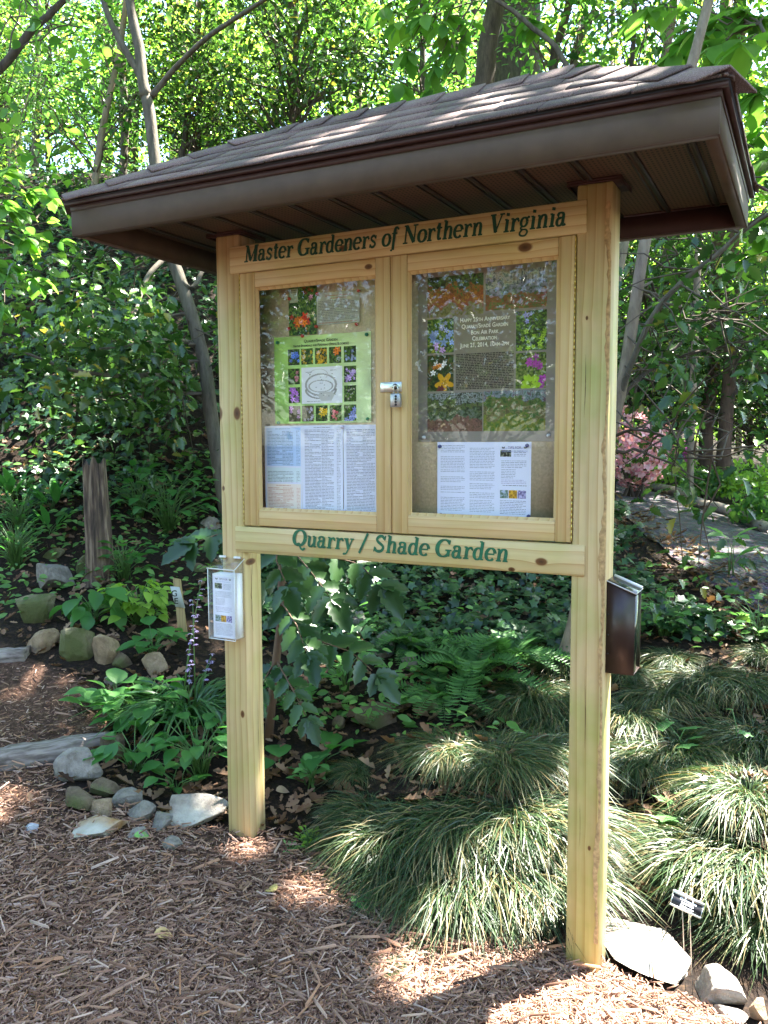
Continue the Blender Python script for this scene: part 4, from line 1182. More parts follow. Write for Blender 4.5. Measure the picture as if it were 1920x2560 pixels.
# wood chip mulch: nobody could count it
def scatter(mb, P, tm, lo, hi, wlo, whi, tilt=.25, lift=.003):
    n = len(P)
    az = rng.uniform(0, 2 * math.pi, n)
    up = ground_up(P[:, 0], P[:, 1]) + runit(n) * tilt
    d = np.stack([np.cos(az), np.sin(az), rng.normal(0, tilt * .5, n)], 1)
    sz = lo + (hi - lo) * rng.random(n) ** 2.2
    P = P.copy(); P[:, 2] = H(P[:, 0], P[:, 1]) + lift * rng.random(n) * 3
    mb.leaves(P, d, up, sz, tm, rng.uniform(wlo, whi, n))
M_CHIP = islandmat('wood_chips', [(.055, .027, .018), (.15, .076, .048), (.22, .12, .08), (.29, .18, .13), (.17, .09, .06), (.34, .22, .165), (.29, .14, .07), (.44, .32, .26), (.23, .125, .085), (.11, .058, .04)], .85, .25)
mb = MB()
px = rng.uniform(-60, 1980, 85000); py = 1560 + 1060 * np.sqrt(rng.random(85000))
P, tt, ok = hits(px, py)
P = P[inpoly(P[:, 0], P[:, 1], MULCH)]
k = len(P)
scatter(mb, P[:int(k * .72)], T_CHIP, .005, .028, .35, 1.0, .4, .004)
P2 = np.stack([rng.uniform(-3.5, 3.0, 20000), rng.uniform(-2.2, 1.2, 20000), np.zeros(20000)], 1)
P2 = P2[inpoly(P2[:, 0], P2[:, 1], MULCH)]
scatter(mb, P2, T_CHIP, .006, .032, .35, .9, .4, .005)
scatter(mb, P[int(k * .72):int(k * .985)], T_CHIP, .014, .045, .15, .4, .3, .008)
scatter(mb, P[int(k * .99):], T_CHIP, .05, .095, .1, .25, .18, .012)
tag(mb.obj('mulch', M_CHIP), 'brown wood chip mulch spread over the foreground', 'mulch', kind='stuff')
# dry leaves in the beds
M_DRY = leafmat('dry_leaves', [(.035, .018, .011), (.09, .046, .024), (.15, .078, .042), (.22, .135, .085), (.11, .056, .034), (.27, .18, .12)], .15, .7, .25)
mb = MB()
px = rng.uniform(-100, 2000, 15000); py = rng.uniform(1050, 2250, 15000)
P, tt, ok = hits(px, py)
k = ~inpoly(P[:, 0], P[:, 1], MULCH) & (tt < 9) & ~inpoly(P[:, 0], P[:, 1], PATHPOLY)
P = P[k]
P = P[:4300]
scatter(mb, P, T_DRY, .03, .085, .7, 1.3, .5, .008)
PM = np.stack([rng.uniform(-2.5, 1.6, 60), rng.uniform(-.9, .3, 60), np.zeros(60)], 1)
PM = PM[inpoly(PM[:, 0], PM[:, 1], MULCH)]
scatter(mb, PM, T_DRY, .03, .06, .8, 1.2, .35, .012)
tag(mb.obj('leaf_litter', M_DRY), 'brown dry leaves lying over the planting beds', 'leaf litter', kind='stuff')
mb = MB()
P = resamp(NP_, 800) + rng.normal(0, .16, (800, 3)); P = np.vstack([P, resamp(FP_, 260) + rng.normal(0, .1, (260, 3))])
scatter(mb, P, T_DRY, .03, .08, .7, 1.3, .5, .016)
tag(mb.obj('leaf_litter', M_DRY), 'brown dry leaves gathered along the gravel path edge', 'leaf litter', kind='stuff')

# ------------------------------------------------------------------ stones
import bmesh
def stonemat(name, a, b_, moss=0.0, white=0.0):
    m, t, bs, N, L = newmat(name)
    tc = N('TexCoord'); n = N('TexNoise'); n.inputs['Scale'].default_value = 24; n.inputs['Detail'].default_value = 9; n.inputs['Roughness'].default_value = .68
    n2 = N('TexNoise'); n2.inputs['Scale'].default_value = 7; n2.inputs['Detail'].default_value = 5
    L(tc.outputs['Object'], n.inputs['Vector']); L(tc.outputs['Object'], n2.inputs['Vector'])
    r_ = ramp(N, [(.3, a), (.7, b_)]); L(n.outputs['Fac'], r_.inputs['Fac'])
    out = r_.outputs['Color']
    if moss:
        rm = ramp(N, [(.52 - .2 * moss, (0, 0, 0)), (.7 - .2 * moss, (1, 1, 1))]); L(n2.outputs['Fac'], rm.inputs['Fac'])
        mx = N('MixRGB'); L(rm.outputs['Color'], mx.inputs['Fac']); L(out, mx.inputs['Color1']); mx.inputs['Color2'].default_value = (.075, .085, .03, 1); out = mx.outputs['Color']
    if white:
        rw = ramp(N, [(.5 - .2 * white, (0, 0, 0)), (.62, (1, 1, 1))]); L(n2.outputs['Fac'], rw.inputs['Fac'])
        mx = N('MixRGB'); L(rw.outputs['Color'], mx.inputs['Fac']); L(out, mx.inputs['Color1']); mx.inputs['Color2'].default_value = (.42, .39, .34, 1); out = mx.outputs['Color']
    L(out, bs.inputs['Base Color']); bs.inputs['Roughness'].default_value = .9; bs.inputs['Specular IOR Level'].default_value = .25
    bp = N('Bump'); bp.inputs['Strength'].default_value = .95; bp.inputs['Distance'].default_value = .014; L(n.outputs['Fac'], bp.inputs['Height']); L(bp.outputs['Normal'], bs.inputs['Normal'])
    return m
S_GREY = stonemat('grey_stone', (.09, .08, .068), (.26, .235, .205))
S_MOSS = stonemat('mossy_stone', (.10, .085, .05), (.24, .21, .14), .8)
S_TAN = stonemat('tan_stone', (.13, .09, .055), (.32, .235, .155))
S_BROWN = stonemat('brown_stone', (.06, .042, .028), (.17, .125, .085), .3)
S_PALE = stonemat('pale_stone', (.12, .105, .09), (.30, .27, .245))
S_WHITE = stonemat('whitish_stone', (.11, .092, .075), (.28, .245, .215), 0, .55)
S_RUST = stonemat('rusty_stone', (.16, .10, .04), (.40, .20, .07), .25, .7)
S_BLUE = stonemat('bluish_stone', (.25, .26, .30), (.5, .52, .58))
def rock(px, py, wp, hp, mat, label, flat=1.0, depth=.85, sink=.42, seed=0, tilt=0.0):
    base, t = hit(px, py + hp * .42)
    wd = wp * t / FPX; hh = hp * t / FPX * 1.02
    bm = bmesh.new(); bmesh.ops.create_icosphere(bm, subdivisions=4, radius=1.0)
    r_ = np.random.default_rng(seed + int(px * 7 + py))
    NC = 13; n = runitr(r_, NC); dcut = r_.uniform(.42, .8, NC)
    co = np.array([v.co[:] for v in bm.verts])
    for k in range(NC):
        q = co @ n[k]
        over = np.maximum(0, q - dcut[k])
        co = co - over[:, None] * n[k][None] * .985
    off = r_.uniform(0, 50, 3)
    for i_, v in enumerate(bm.verts):
        c = Vector(co[i_]);
        d = noise.fractal(c * 2.2 + Vector(off), 1.0, 2.0, 4) * .05 + noise.noise(c * 9 + Vector(off)) * .02 + noise.noise(c * 22 + Vector(off)) * .008
        v.co = c * (1 + d)
    co = np.array([v.co[:] for v in bm.verts])
    mn, mxx = co.min(0), co.max(0)
    co = (co - (mn + mxx) / 2) / ((mxx - mn) / 2)
    Rr, Uu, Ff = RIGHT * np.array([1, 1, 0]), np.array([0, 0, 1.0]), FWD * np.array([1, 1, 0])
    Rr = Rr / np.linalg.norm(Rr); Ff = Ff / np.linalg.norm(Ff)
    Uu = Uu * math.cos(tilt) + Rr * math.sin(tilt) * 0 
    loc = co[:, 0:1] * wd / 2 * Rr + co[:, 1:2] * wd * depth / 2 * Ff + co[:, 2:3] * hh / 2 * Uu
    if tilt:
        loc[:, 2] += (co[:, 0] * wd / 2) * math.tan(tilt) * .7
    for i_, v in enumerate(bm.verts): v.co = loc[i_]
    me = bpy.data.meshes.new('rock'); bm.to_mesh(me); bm.free()
    me.materials.append(mat)
    o = bpy.data.objects.new('rock', me); link(o)
    o.location = (base[0], base[1], base[2] + hh / 2 - hh * sink * .5)
    P = base + Ff * wd * depth * .35
    o.location = (P[0], P[1], base[2] + hh * .5 - hh * sink * .5)
    return tag(o, label, 'rock', 'stones edging the beds')
def runitr(r_, n):
    v = r_.normal(size=(n, 3)); return v / np.linalg.norm(v, axis=1)[:, None]
ROCKS = [
 (125, 1446, 100, 88, S_GREY, 'light grey boulder left of the rotten stump'), (83, 1520, 100, 88, S_MOSS, 'mossy olive boulder below the light grey boulder'),
 (96, 1600, 84, 70, S_TAN, 'tan boulder at the foot of the mossy olive boulder'), (186, 1607, 90, 104, S_MOSS, 'dull green boulder between two tan boulders'),
 (259, 1621, 70, 96, S_TAN, 'upright tan stone right of the dull green boulder'), (303, 1650, 52, 46, S_BROWN, 'small brown stone right of the upright tan stone'),
 (383, 1661, 74, 74, S_TAN, 'squarish tan stone left of the bluebell clump'), (204, 1412, 34, 64, S_MOSS, 'narrow mossy stone against the rotten stump'),
 (127, 1383, 54, 32, S_MOSS, 'low green stone above the light grey boulder'), (522, 1314, 52, 56, S_GREY, 'grey stone half hidden behind the left post'),
 (499, 1419, 40, 26, S_BROWN, 'small brown stone above the clear leaflet box'), (284, 1697, 52, 44, S_GREY, 'grey stone behind the pale green leafy clump'),
 (190, 1914, 130, 96, S_PALE, 'large pale grey slab at the end of the timber step'), (276, 1872, 66, 84, S_BROWN, 'leaning brown stone right of the pale grey slab'),
 (257, 1975, 74, 48, S_BROWN, 'dark brown stone below the pale grey slab'), (192, 2006, 90, 60, S_BROWN, 'dark blocky stone at the left end of the low row'),
 (250, 2019, 58, 46, S_TAN, 'small pointed tan stone beside the dark blocky stone'), (316, 1998, 76, 46, S_GREY, 'dark grey stone behind the small pointed stone'),
 (346, 2036, 78, 56, S_GREY, 'rounded grey brown stone in the middle of the low row'), (491, 2032, 150, 84, S_WHITE, 'big white topped slab against the left post'),
 (240, 2078, 130, 46, S_RUST, 'long rusty and white streaked stone in the mulch'), (344, 2086, 56, 34, S_PALE, 'small whitish stone right of the rusty streaked stone'),
 (403, 2058, 54, 46, S_GREY, 'grey wedge stone left of the white topped slab'), (74, 2071, 38, 22, S_BLUE, 'little bluish stone alone in the mulch'),
 (940, 1800, 110, 62, S_BROWN, 'pointed brown stone behind the grass under the footer board'), (1067, 1755, 72, 66, S_MOSS, 'mossy tan stone below the ferns'),
 (954, 1612, 70, 74, S_GREY, 'flat grey stone standing in front of the ivy'), (886, 1567, 56, 88, S_GREY, 'tall grey stone behind the spiny shrub tip'),
 (1023, 1655, 44, 48, S_PALE, 'pinkish stone left of the ferns'), (846, 1808, 34, 42, S_BROWN, 'small round brown stone beside the pointed brown stone'),
 (1631, 2412, 225, 66, S_WHITE, 'large white stone in the sun at the right post'), (1817, 2482, 124, 86, S_PALE, 'pale square stone right of the large white stone'),
 (1838, 2548, 80, 40, S_PALE, 'pale stone at the bottom edge under the square stone'), (1902, 2532, 44, 66, S_TAN, 'tan stone at the bottom right corner'),
 (428, 2112, 50, 34, S_GREY, 'small flat grey stone below the white topped slab'),
]
for a in ROCKS:
    kw = dict(depth=.85)
    if a[0] == 1631: kw = dict(depth=1.5, tilt=-.14, sink=.6)
    if a[0] == 190: kw = dict(depth=.5)
    if a[0] == 491: kw = dict(depth=.6, tilt=.12)
    rock(*a, **kw)

# ------------------------------------------------------------------ timbers, stump, markers
M_OLDWOOD, t, b, N, L = newmat('weathered_wood')
tc = N('TexCoord'); mp = N('Mapping'); mp.inputs['Scale'].default_value = (9, 60, 60)
n = N('TexNoise'); n.inputs['Scale'].default_value = 1; n.inputs['Detail'].default_value = 8
L(tc.outputs['Object'], mp.inputs['Vector']); L(mp.outputs[0], n.inputs['Vector'])
r_ = ramp(N, [(.3, (.04, .03, .026)), (.5, (.14, .112, .10)), (.7, (.27, .23, .215))]); L(n.outputs['Fac'], r_.inputs['Fac']); L(r_.outputs['Color'], b.inputs['Base Color'])
b.inputs['Roughness'].default_value = .85
bp = N('Bump'); bp.inputs['Strength'].default_value = .6; bp.inputs['Distance'].default_value = .008; L(n.outputs['Fac'], bp.inputs['Height']); L(bp.outputs['Normal'], b.inputs['Normal'])
def timber(p0, p1, wd, hh, label, n=26):
    p0, p1 = np.array(p0), np.array(p1)
    Lg = np.linalg.norm((p1 - p0)[:2]); az = math.atan2(p1[1] - p0[1], p1[0] - p0[0])
    V = []
    sec = [(-.5, 0), (-.5, .75), (-.38, 1), (0, 1.03), (.36, .98), (.5, .7), (.5, 0)]
    for i_ in range(n):
        x = Lg * i_ / (n - 1)
        for (a, b_) in sec:
            V.append((x - (.02 if i_ == 0 else 0) * rng.random(), a * wd + rng.normal(0, .003), b_ * hh + rng.normal(0, .003)))
    m_ = len(sec)
    i_ = np.arange(n - 1)[:, None] * m_; j = np.arange(m_ - 1)[None]
    F = np.stack([i_ + j, i_ + j + 1, i_ + m_ + j + 1, i_ + m_ + j], -1).reshape(-1, 4)
    o = build('timber_edging', V, [F[:, ::-1], np.array([tuple(range(m_)), tuple(range((n - 1) * m_, n * m_))[::-1]])], M_OLDWOOD)
    o.location = (p0[0], p0[1], min(p0[2], p1[2]) - .02 if abs(p0[2] - p1[2]) < .02 else p0[2] - .02)
    o.rotation_euler = (0, -math.atan2(p1[2] - p0[2], Lg), az)
    return tag(o, label, 'timber', 'timber steps in the mulch')
timber(hit(-150, 1935)[0], hit(275, 1862)[0], .12, .085, 'weathered grey timber step end lying in the mulch at left')
timber(hit(-200, 1660)[0], hit(72, 1640)[0], .10, .06, 'short weathered timber higher up at the left edge')
Pa, Pb = FP_[1], FP_[5]
mb = MB(); q = resamp(FP_, 24); q[:, 2] = H(q[:, 0], q[:, 1]) + .05; mb.tube(q, .05, 8, jitter=.08)
tag(mb.obj('edging_log', plain('pale_log', (.24, .20, .165), .8, 0, .2, .3, 20)), 'pale log along the far side of the gravel path', 'log')

# rotten stump
b0, t0 = hit(250, 1448)
def stump():
    n, k = 22, 26
    hh = 300 * t0 / FPX; r0 = 30 * t0 / FPX
    V = []
    furrow = 1 + .10 * rng.normal(0, 1, n)
    jag = rng.uniform(-.05, .03, n)
    for i_ in range(k):
        f = i_ / (k - 1)
        for j in range(n):
            a = j * 2 * math.pi / n
            rr = r0 * (1.1 - .25 * f) * furrow[j] * (1 + .02 * math.sin(9 * f + j)) + (.02 * max(0, .15 - f) / .15)
            V.append((rr * math.cos(a) - .02 * f, rr * math.sin(a), -.06 + (hh + .06 + jag[j] * (f > .9)) * f))
    V.append((-.02, 0, hh - .09))
    i_ = np.arange(k - 1)[:, None] * n; j = np.arange(n)[None]; j2 = (j + 1) % n
    F = np.stack([i_ + j, i_ + j2, i_ + n + j2, i_ + n + j], -1).reshape(-1, 4)
    T3 = np.array([((k - 1) * n + q, (k - 1) * n + (q + 1) % n, k * n) for q in range(n)])
    m, t, b, N, L = newmat('rotten_wood')
    tc = N('TexCoord'); mp = N('Mapping'); mp.inputs['Scale'].default_value = (1, 1, .1); nn = N('TexNoise'); nn.inputs['Scale'].default_value = 55; nn.inputs['Detail'].default_value = 7
    L(tc.outputs['Object'], mp.inputs['Vector']); L(mp.outputs[0], nn.inputs['Vector'])
    r_ = ramp(N, [(.32, (.018, .012, .009)), (.5, (.085, .055, .038)), (.66, (.21, .155, .105)), (.8, (.3, .25, .2))]); L(nn.outputs['Fac'], r_.inputs['Fac']); L(r_.outputs['Color'], b.inputs['Base Color'])
    b.inputs['Roughness'].default_value = .9
    bp = N('Bump'); bp.inputs['Strength'].default_value = .9; bp.inputs['Distance'].default_value = .02; L(nn.outputs['Fac'], bp.inputs['Height']); L(bp.outputs['Normal'], b.inputs['Normal'])
    o = build('tree_stump', V, [F, T3], m)
    o.location = b0
    tag(o, 'tall rotten stump standing on the ivy bank at left', 'stump')
stump()

# marker sign on a wooden stake
b1, t1 = hit(462, 1592)
MS = thing('marker_sign', 'small grey two letter sign on a wooden stake', 'sign', tuple(b1))
Rh = RIGHT * np.array([1, 1, 0]); Rh /= np.linalg.norm(Rh); Fh = FWD * np.array([1, 1, 0]); Fh /= np.linalg.norm(Fh)
k = t1 / FPX
def wob(u, v, w_): return u * Rh * k + w_ * Fh * k + np.array([0, 0, v * k])
mb = MB(); a = [wob(-14, -20, 0), wob(8, -20, 0), wob(-26, 148, 0), wob(-8, 144, 0)]
bk = wob(0, 0, 9) * 1.0
V = a + [p + bk for p in a]
mb.add(V, np.array([(0, 1, 3, 2), (5, 4, 6, 7), (1, 5, 7, 3), (4, 0, 2, 6), (2, 3, 7, 6)]))
mb.obj('stake', woodmat('stake_wood', 'Z', (.30, .22, .10), (.18, .12, .05), 30), MS)
mb = MB(); a = [wob(-21, 77, -2), wob(3, 73, -2), wob(-33, 128, -2), wob(-10, 126, -2)]
V = a + [p + wob(0, 0, 1.6) for p in a]
mb.add(V, np.array([(0, 1, 3, 2), (5, 4, 6, 7), (1, 5, 7, 3), (4, 0, 2, 6), (2, 3, 7, 6), (0, 4, 5, 1)]))
pl = mb.obj('plate', plain('grey_plate', (.36, .40, .38), .6), MS)
for ch, uy in (('G', 105), ('E', 86)):
    font_mesh('letter', ch, 0, 0, 22 * k, 0, M_INK, pl, M=(wob(-23 + (105 - uy) * .22, uy - 2, -2.4), Rh, np.array([0, 0, -1.0])), bold=.0006)

# black plant label
c0 = at_d(1717, 2262, 2.13)
g0 = hit(1735, 2400)[0]
PLB = thing('plant_label', 'small black plant label with white writing in the right grass', 'plant label', (c0[0], c0[1], H(c0[0], c0[1])))
U_ = RIGHT * math.cos(R(24)) - UP * math.sin(R(24)) - FWD * .1; U_ /= np.linalg.norm(U_)
D_ = -UP * .93 - RIGHT * .22 - FWD * .42; D_ -= (D_ @ U_) * U_; D_ /= np.linalg.norm(D_)
Nn = np.cross(U_, D_)
if Nn @ FWD > 0: Nn = -Nn
o0 = np.array(PLB.location)
C0 = c0 - o0
hw, hh = .0395, .0135
def slab(u0, u1, d0, d1, n0, n1):
    V = [C0 + U_ * u + D_ * d + Nn * n_ for n_ in (n0, n1) for (u, d) in ((u0, d0), (u1, d0), (u1, d1), (u0, d1))]
    return V, np.array([(0, 3, 2, 1), (4, 5, 6, 7), (0, 1, 5, 4), (1, 2, 6, 5), (2, 3, 7, 6), (3, 0, 4, 7)])
mb = MB(); mb.add(*slab(-hw, hw, -hh, hh, 0, .0015))
plt_ = mb.obj('plate', plain('black_engraved', (.012, .011, .014), .4), PLB)
mb = MB(); mb.add(*slab(-hw - .002, hw + .002, -hh - .008, -hh - .0002, -.006, .003)); mb.add(*slab(-hw - .002, hw + .002, hh + .0002, hh + .004, -.004, .003)); mb.add(*slab(-hw - .002, -hw - .0002, -hh, hh, -.002, .002)); mb.add(*slab(hw + .0002, hw + .002, -hh, hh, -.002, .002))
mb.obj('holder', M_METAL, PLB)
for k_, s_ in enumerate(('Ophiopogon', 'japonicus', 'Mondo grass')):
    font_mesh('writing', s_, 0, 0, (.0088, .0088, .007)[k_], 0, M_WHITE, plt_, M=(C0 + U_ * .001 + D_ * (-.0055 + .0078 * k_) + Nn * .0019, U_, D_), bold=.0002)
mb = MB()
for u in (-.008, .012):
    mb.tube([C0 + U_ * u + D_ * (-hh - .008) + Nn * .0035, C0 + U_ * u + D_ * hh, np.array([C0[0] + U_[0] * u + .01, C0[1] + .03, -.06])], .0013, 6)
mb.obj('wire_stake', M_METAL, PLB)
# ------------------------------------------------------------------ plants
M_GRASS = leafmat('mondo_grass_blades', [(.012, .028, .011), (.022, .048, .018), (.032, .064, .022), (.046, .082, .026), (.017, .04, .016), (.038, .068, .025), (.25, .18, .09), (.058, .09, .033), (.025, .05, .02), (.15, .125, .055)], .2, .42, .35)
M_STRAP = leafmat('bluebell_leaves', [(.03, .085, .03), (.05, .13, .045), (.07, .15, .055)], .35, .3, .55)
M_IVY = leafmat('ivy_leaves', [(.008, .030, .012), (.014, .046, .018), (.022, .064, .022), (.038, .095, .03), (.011, .038, .016)], .25, .33, .45)
M_FERN = leafmat('fern_fronds', [(.04, .11, .03), (.07, .17, .05), (.10, .22, .07)], .45, .45, .35)
M_MAHO = leafmat('spiny_shrub_leaves', [(.014, .044, .013), (.024, .064, .018), (.036, .088, .024)], .2, .3, .45)
M_BROAD = leafmat('broad_leaves', [(.035, .13, .03), (.05, .17, .04), (.075, .21, .05)], .45, .4, .4)
M_LIME = leafmat('lime_leaves', [(.14, .26, .03), (.19, .33, .045), (.24, .38, .06)], .45, .45, .35)
M_PALEG = leafmat('pale_green_leaves', [(.07, .19, .05), (.11, .26, .08), (.15, .31, .11)], .45, .42, .4)
M_STEM = plain('green_stem', (.06, .13, .03), .5, 0, .4)
M_STEMR = plain('reddish_stem', (.10, .055, .03), .7)
M_VIOLET = leafmat('violet_petals', [(.36, .26, .62), (.46, .36, .70), (.55, .46, .74)], .4, .5, .3, 1.0)

def blades(mb, P, az, ln, a, b_, width, seg=5, curl=0.0, lim=None):
    """arching strap blades; a: initial rise, b_: droop"""
    n = len(P)
    s = np.linspace(0, 1, seg + 1)
    hz = ln[:, None] * (np.cos(a)[:, None] * s + .55 * s ** 2 * b_[:, None])
    vz = ln[:, None] * (np.sin(a)[:, None] * s - .75 * b_[:, None] * s ** 2.2)
    az2 = az[:, None] + curl * rng.normal(0, 1, (n, 1)) * s
    C_ = np.stack([P[:, 0:1] + hz * np.cos(az2), P[:, 1:2] + hz * np.sin(az2), P[:, 2:3] + vz], -1)
    T = np.gradient(C_, axis=1)
    side = np.stack([-np.sin(az2), np.cos(az2), np.zeros_like(az2)], -1)
    rollv = rng.normal(0, .5, (n, 1, 1))
    side = side * np.cos(rollv) + np.array([0, 0, 1.0]) * np.sin(rollv)
    wv = (width[:, None] * np.array([.7, 1, 1, .9, .65, .08])[None][:, :seg + 1])[..., None]
    V = np.concatenate([C_ + side * wv / 2, C_ - side * wv / 2], 1)
    k = 2 * (seg + 1)
    j = np.arange(seg)
    F = np.stack([j, j + 1, j + seg + 2, j + seg + 1], 1)[None] + (np.arange(n) * k)[:, None, None]
    mb.add(V.reshape(-1, 3), F.reshape(-1, 4))

def tuft_mesh(n, r, lmin, lmax, bl=(.7, 1.25), width=.0056):
    mb = MB()
    rad = r * np.sqrt(rng.random(n)); a0 = rng.uniform(0, 2 * math.pi, n)
    P = np.stack([rad * np.cos(a0), rad * np.sin(a0), np.full(n, -.01)], 1)
    az = a0 + rng.normal(0, .55, n)
    ln = rng.uniform(lmin, lmax, n)
    a = np.radians(np.clip(88 - 34 * rad / r + rng.normal(0, 9, n), 28, 92))
    blades(mb, P, az, ln, a, rng.uniform(bl[0], bl[1], n), rng.uniform(.7, 1.2, n) * width, 5, .25)
    return mb
TUFTS = [tuft_mesh(1900, .13, .10, .23, (.85, 1.4), .0036), tuft_mesh(1700, .12, .10, .22, (.95, 1.5), .0036), tuft_mesh(1250, .10, .09, .19, (.85, 1.4), .0034)]
TUFT_OBJ = [None] * 3
def tuft(px, py, sc, label, v=0):
    P, t = hit(px, py)
    if TUFT_OBJ[v] is None:
        o = TUFT_OBJ[v] = TUFTS[v].obj('mondo_grass', M_GRASS)
    else:
        o = TUFT_OBJ[v].copy(); COL.objects.link(o)
    o.location = P
    o.rotation_euler = (0, 0, rng.uniform(0, 6.28)); o.scale = (sc * .95, sc * .95, sc * rng.uniform(.85, 1.05))
    return tag(o, label, 'grass clump', 'mondo grass clumps', 'thing')
TL = [
 # big mound between the posts, front to back
 (1155, 2205, .9, 'front tip of the big grass mound, beside the sunny mulch patch', 1), (1290, 2200, .75, 'grass clump at the left of the right post base', 0), (1020, 2165, .9, 'low grass clump at the front of the mound, left of its tip', 1),
 (930, 2095, .8, 'leftmost grass clump of the big mound, beside the bare soil', 2), (880, 2115, .6, 'small dark grass clump at the mound edge above the fallen green leaf', 2), (1120, 2190, 1.05, 'grass clump in the middle of the big mound', 0),
 (1240, 2165, 1.05, 'grass clump in the mound left of the right post', 1), (1350, 2180, 1.0, 'sunlit grass clump touching the right post', 0), (1010, 2085, 1.0, 'grass clump at the back left of the big mound', 0),
 (1140, 2055, 1.05, 'tallest grass clump at the crest of the big mound', 1), (1270, 2045, 1.05, 'grass clump at the crest right of the mound middle', 0), (1390, 2060, .95, 'pale sunlit grass clump behind the right post', 1),
 (920, 2030, .8, 'thin grass clump at the top left of the big mound', 2), 
 # second row
  (1130, 1880, .85, 'grass clump of the second row below the mossy tan stone', 1), (900, 1930, .6, 'sparse grass tuft beside the bare soil behind the left post', 2),
 (1240, 1900, .9, 'grass clump of the second row left of the right post', 0), (1350, 1890, .9, 'grass clump of the second row touching the right post', 1),
 # slope behind the right post
 (1330, 1740, .95, 'white gleaming grass clump under the ferns', 0), (1400, 1790, .95, 'grass clump hanging below the white gleaming one', 1), (1270, 1770, .8, 'shaded grass clump right of the fern fronds', 2), (1400, 1660, .8, 'grass clump above the white gleaming one beside the slim trunk', 2),
 # right of the post
 (1570, 1790, .9, 'grass clump under the brown brochure box', 0), (1660, 1740, .95, 'grass clump right of the brown brochure box', 1), (1760, 1700, .95, 'grass clump high on the right slope', 0), (1860, 1720, .95, 'grass clump high at the right edge of the slope', 1),
 (1600, 1900, 1.0, 'grass clump right of the post in the middle of the slope', 1), (1690, 1880, 1.05, 'drooping grass clump under the large lobed leaves', 0), (1790, 1880, 1.05, 'grass clump in the middle of the right slope', 1), (1890, 1850, 1.0, 'grass clump at the right edge in the middle of the slope', 0),
   (1870, 1990, .95, 'pale grass clump above the big sunlit one at the right edge', 1),
 (1790, 2130, 1.1, 'big sunlit grass clump behind the black plant label', 0), (1735, 2150, .85, 'grass clump left of the black plant label', 1), (1895, 2150, 1.1, 'big grass clump in the bottom right corner', 1), (1915, 2290, .9, 'long dark grass clump spilling down right of the black plant label', 0),
 (1560, 1680, .7, 'small grass clump behind the brown brochure box', 2), (1920, 1640, .8, 'grass clump by the path at the right edge', 2), (1680, 1650, .75, 'grass clump at the top of the slope under the ivy', 2),
 (960, 2420, .28, 'tiny grass tuft alone in the sunny mulch', 2), (1050, 2355, .3, 'tiny grass tuft in the mulch in front of the mound tip', 2),
]
for a in TL: tuft(*a)

# ivy over the banks: nobody could count it
def ivy(name, label, P, lo, hi, tm=T_IVY, mat=M_IVY):
    n = len(P)
    up = ground_up(P[:, 0], P[:, 1]) * .6 + np.array([0, 0, .35]) + runit(n) * .55 - Fh * .35
    dn = -ground_up(P[:, 0], P[:, 1]) * np.array([-1, -1, 0]) 
    d = runit(n, -.4, .3) + dn * .4
    P = P.copy(); P[:, 2] = H(P[:, 0], P[:, 1]) + rng.uniform(.01, .13, n)
    mb = MB(); mb.leaves(P, d, up, rng.uniform(lo, hi, n), tm)
    return tag(mb.obj(name, mat), label, 'ivy', kind='stuff')
def area(n, x0, x1, y0, y1):
    return np.stack([rng.uniform(x0, x1, n), rng.uniform(y0, y1, n), np.zeros(n)], 1)
def pnoise(x, y, s, o=0):
    return (np.sin(x * s + o) * np.sin(y * s * 1.3 + 2 * o) + np.sin((x + y) * s * .7 + 3 * o) * .7 + np.sin((x - 1.7 * y) * s * 1.9 + o) * .4)
P = area(90000, -8.5, 1.2, .6, 11)
wq = -.6 * P[:, 0] + .8 * P[:, 1]
Lq = _d0[0] * (P[:, 1] - CAM[1]) - _d0[1] * (P[:, 0] - CAM[0])
den = sstep(2.35, 3.1, wq + .35 * pnoise(P[:, 0], P[:, 1], 2.1)) * sstep(.2, 1.2, Lq) * (.30 + .7 * sstep(-.6, .5, pnoise(P[:, 0], P[:, 1], 2.7, 1)))
den *= 1 - .72 * sstep(3.5, 9, wq)
ivy('ivy', 'dark ivy covering the steep bank on the left', P[rng.random(len(P)) < den], .05, .085)
P = area(42000, -1.2, 3.2, 1.0, 4.6)
Lq = _d0[0] * (P[:, 1] - CAM[1]) - _d0[1] * (P[:, 0] - CAM[0])
den = sstep(1.15, 1.6, P[:, 1] + .18 * P[:, 0] + .2 * pnoise(P[:, 0], P[:, 1], 3)) * (.35 + .65 * sstep(-.5, .4, pnoise(P[:, 0], P[:, 1], 3.1, 2)))
den *= ~inpoly(P[:, 0], P[:, 1], PATHPOLY)
P = P[rng.random(len(P)) < den]
_d = P - CAM; _d[:, 2] = H(P[:, 0], P[:, 1]) - CAM[2]; _z = _d @ FWD
_u = 960 + FPX * (_d @ RIGHT) / _z; _v = 1280 - FPX * (_d @ UP) / _z
P = P[~((_v > 1660) | ((_u > 1480) & (_v > 1590 + .06 * (_u - 1480))))]      # the grass bank starts here
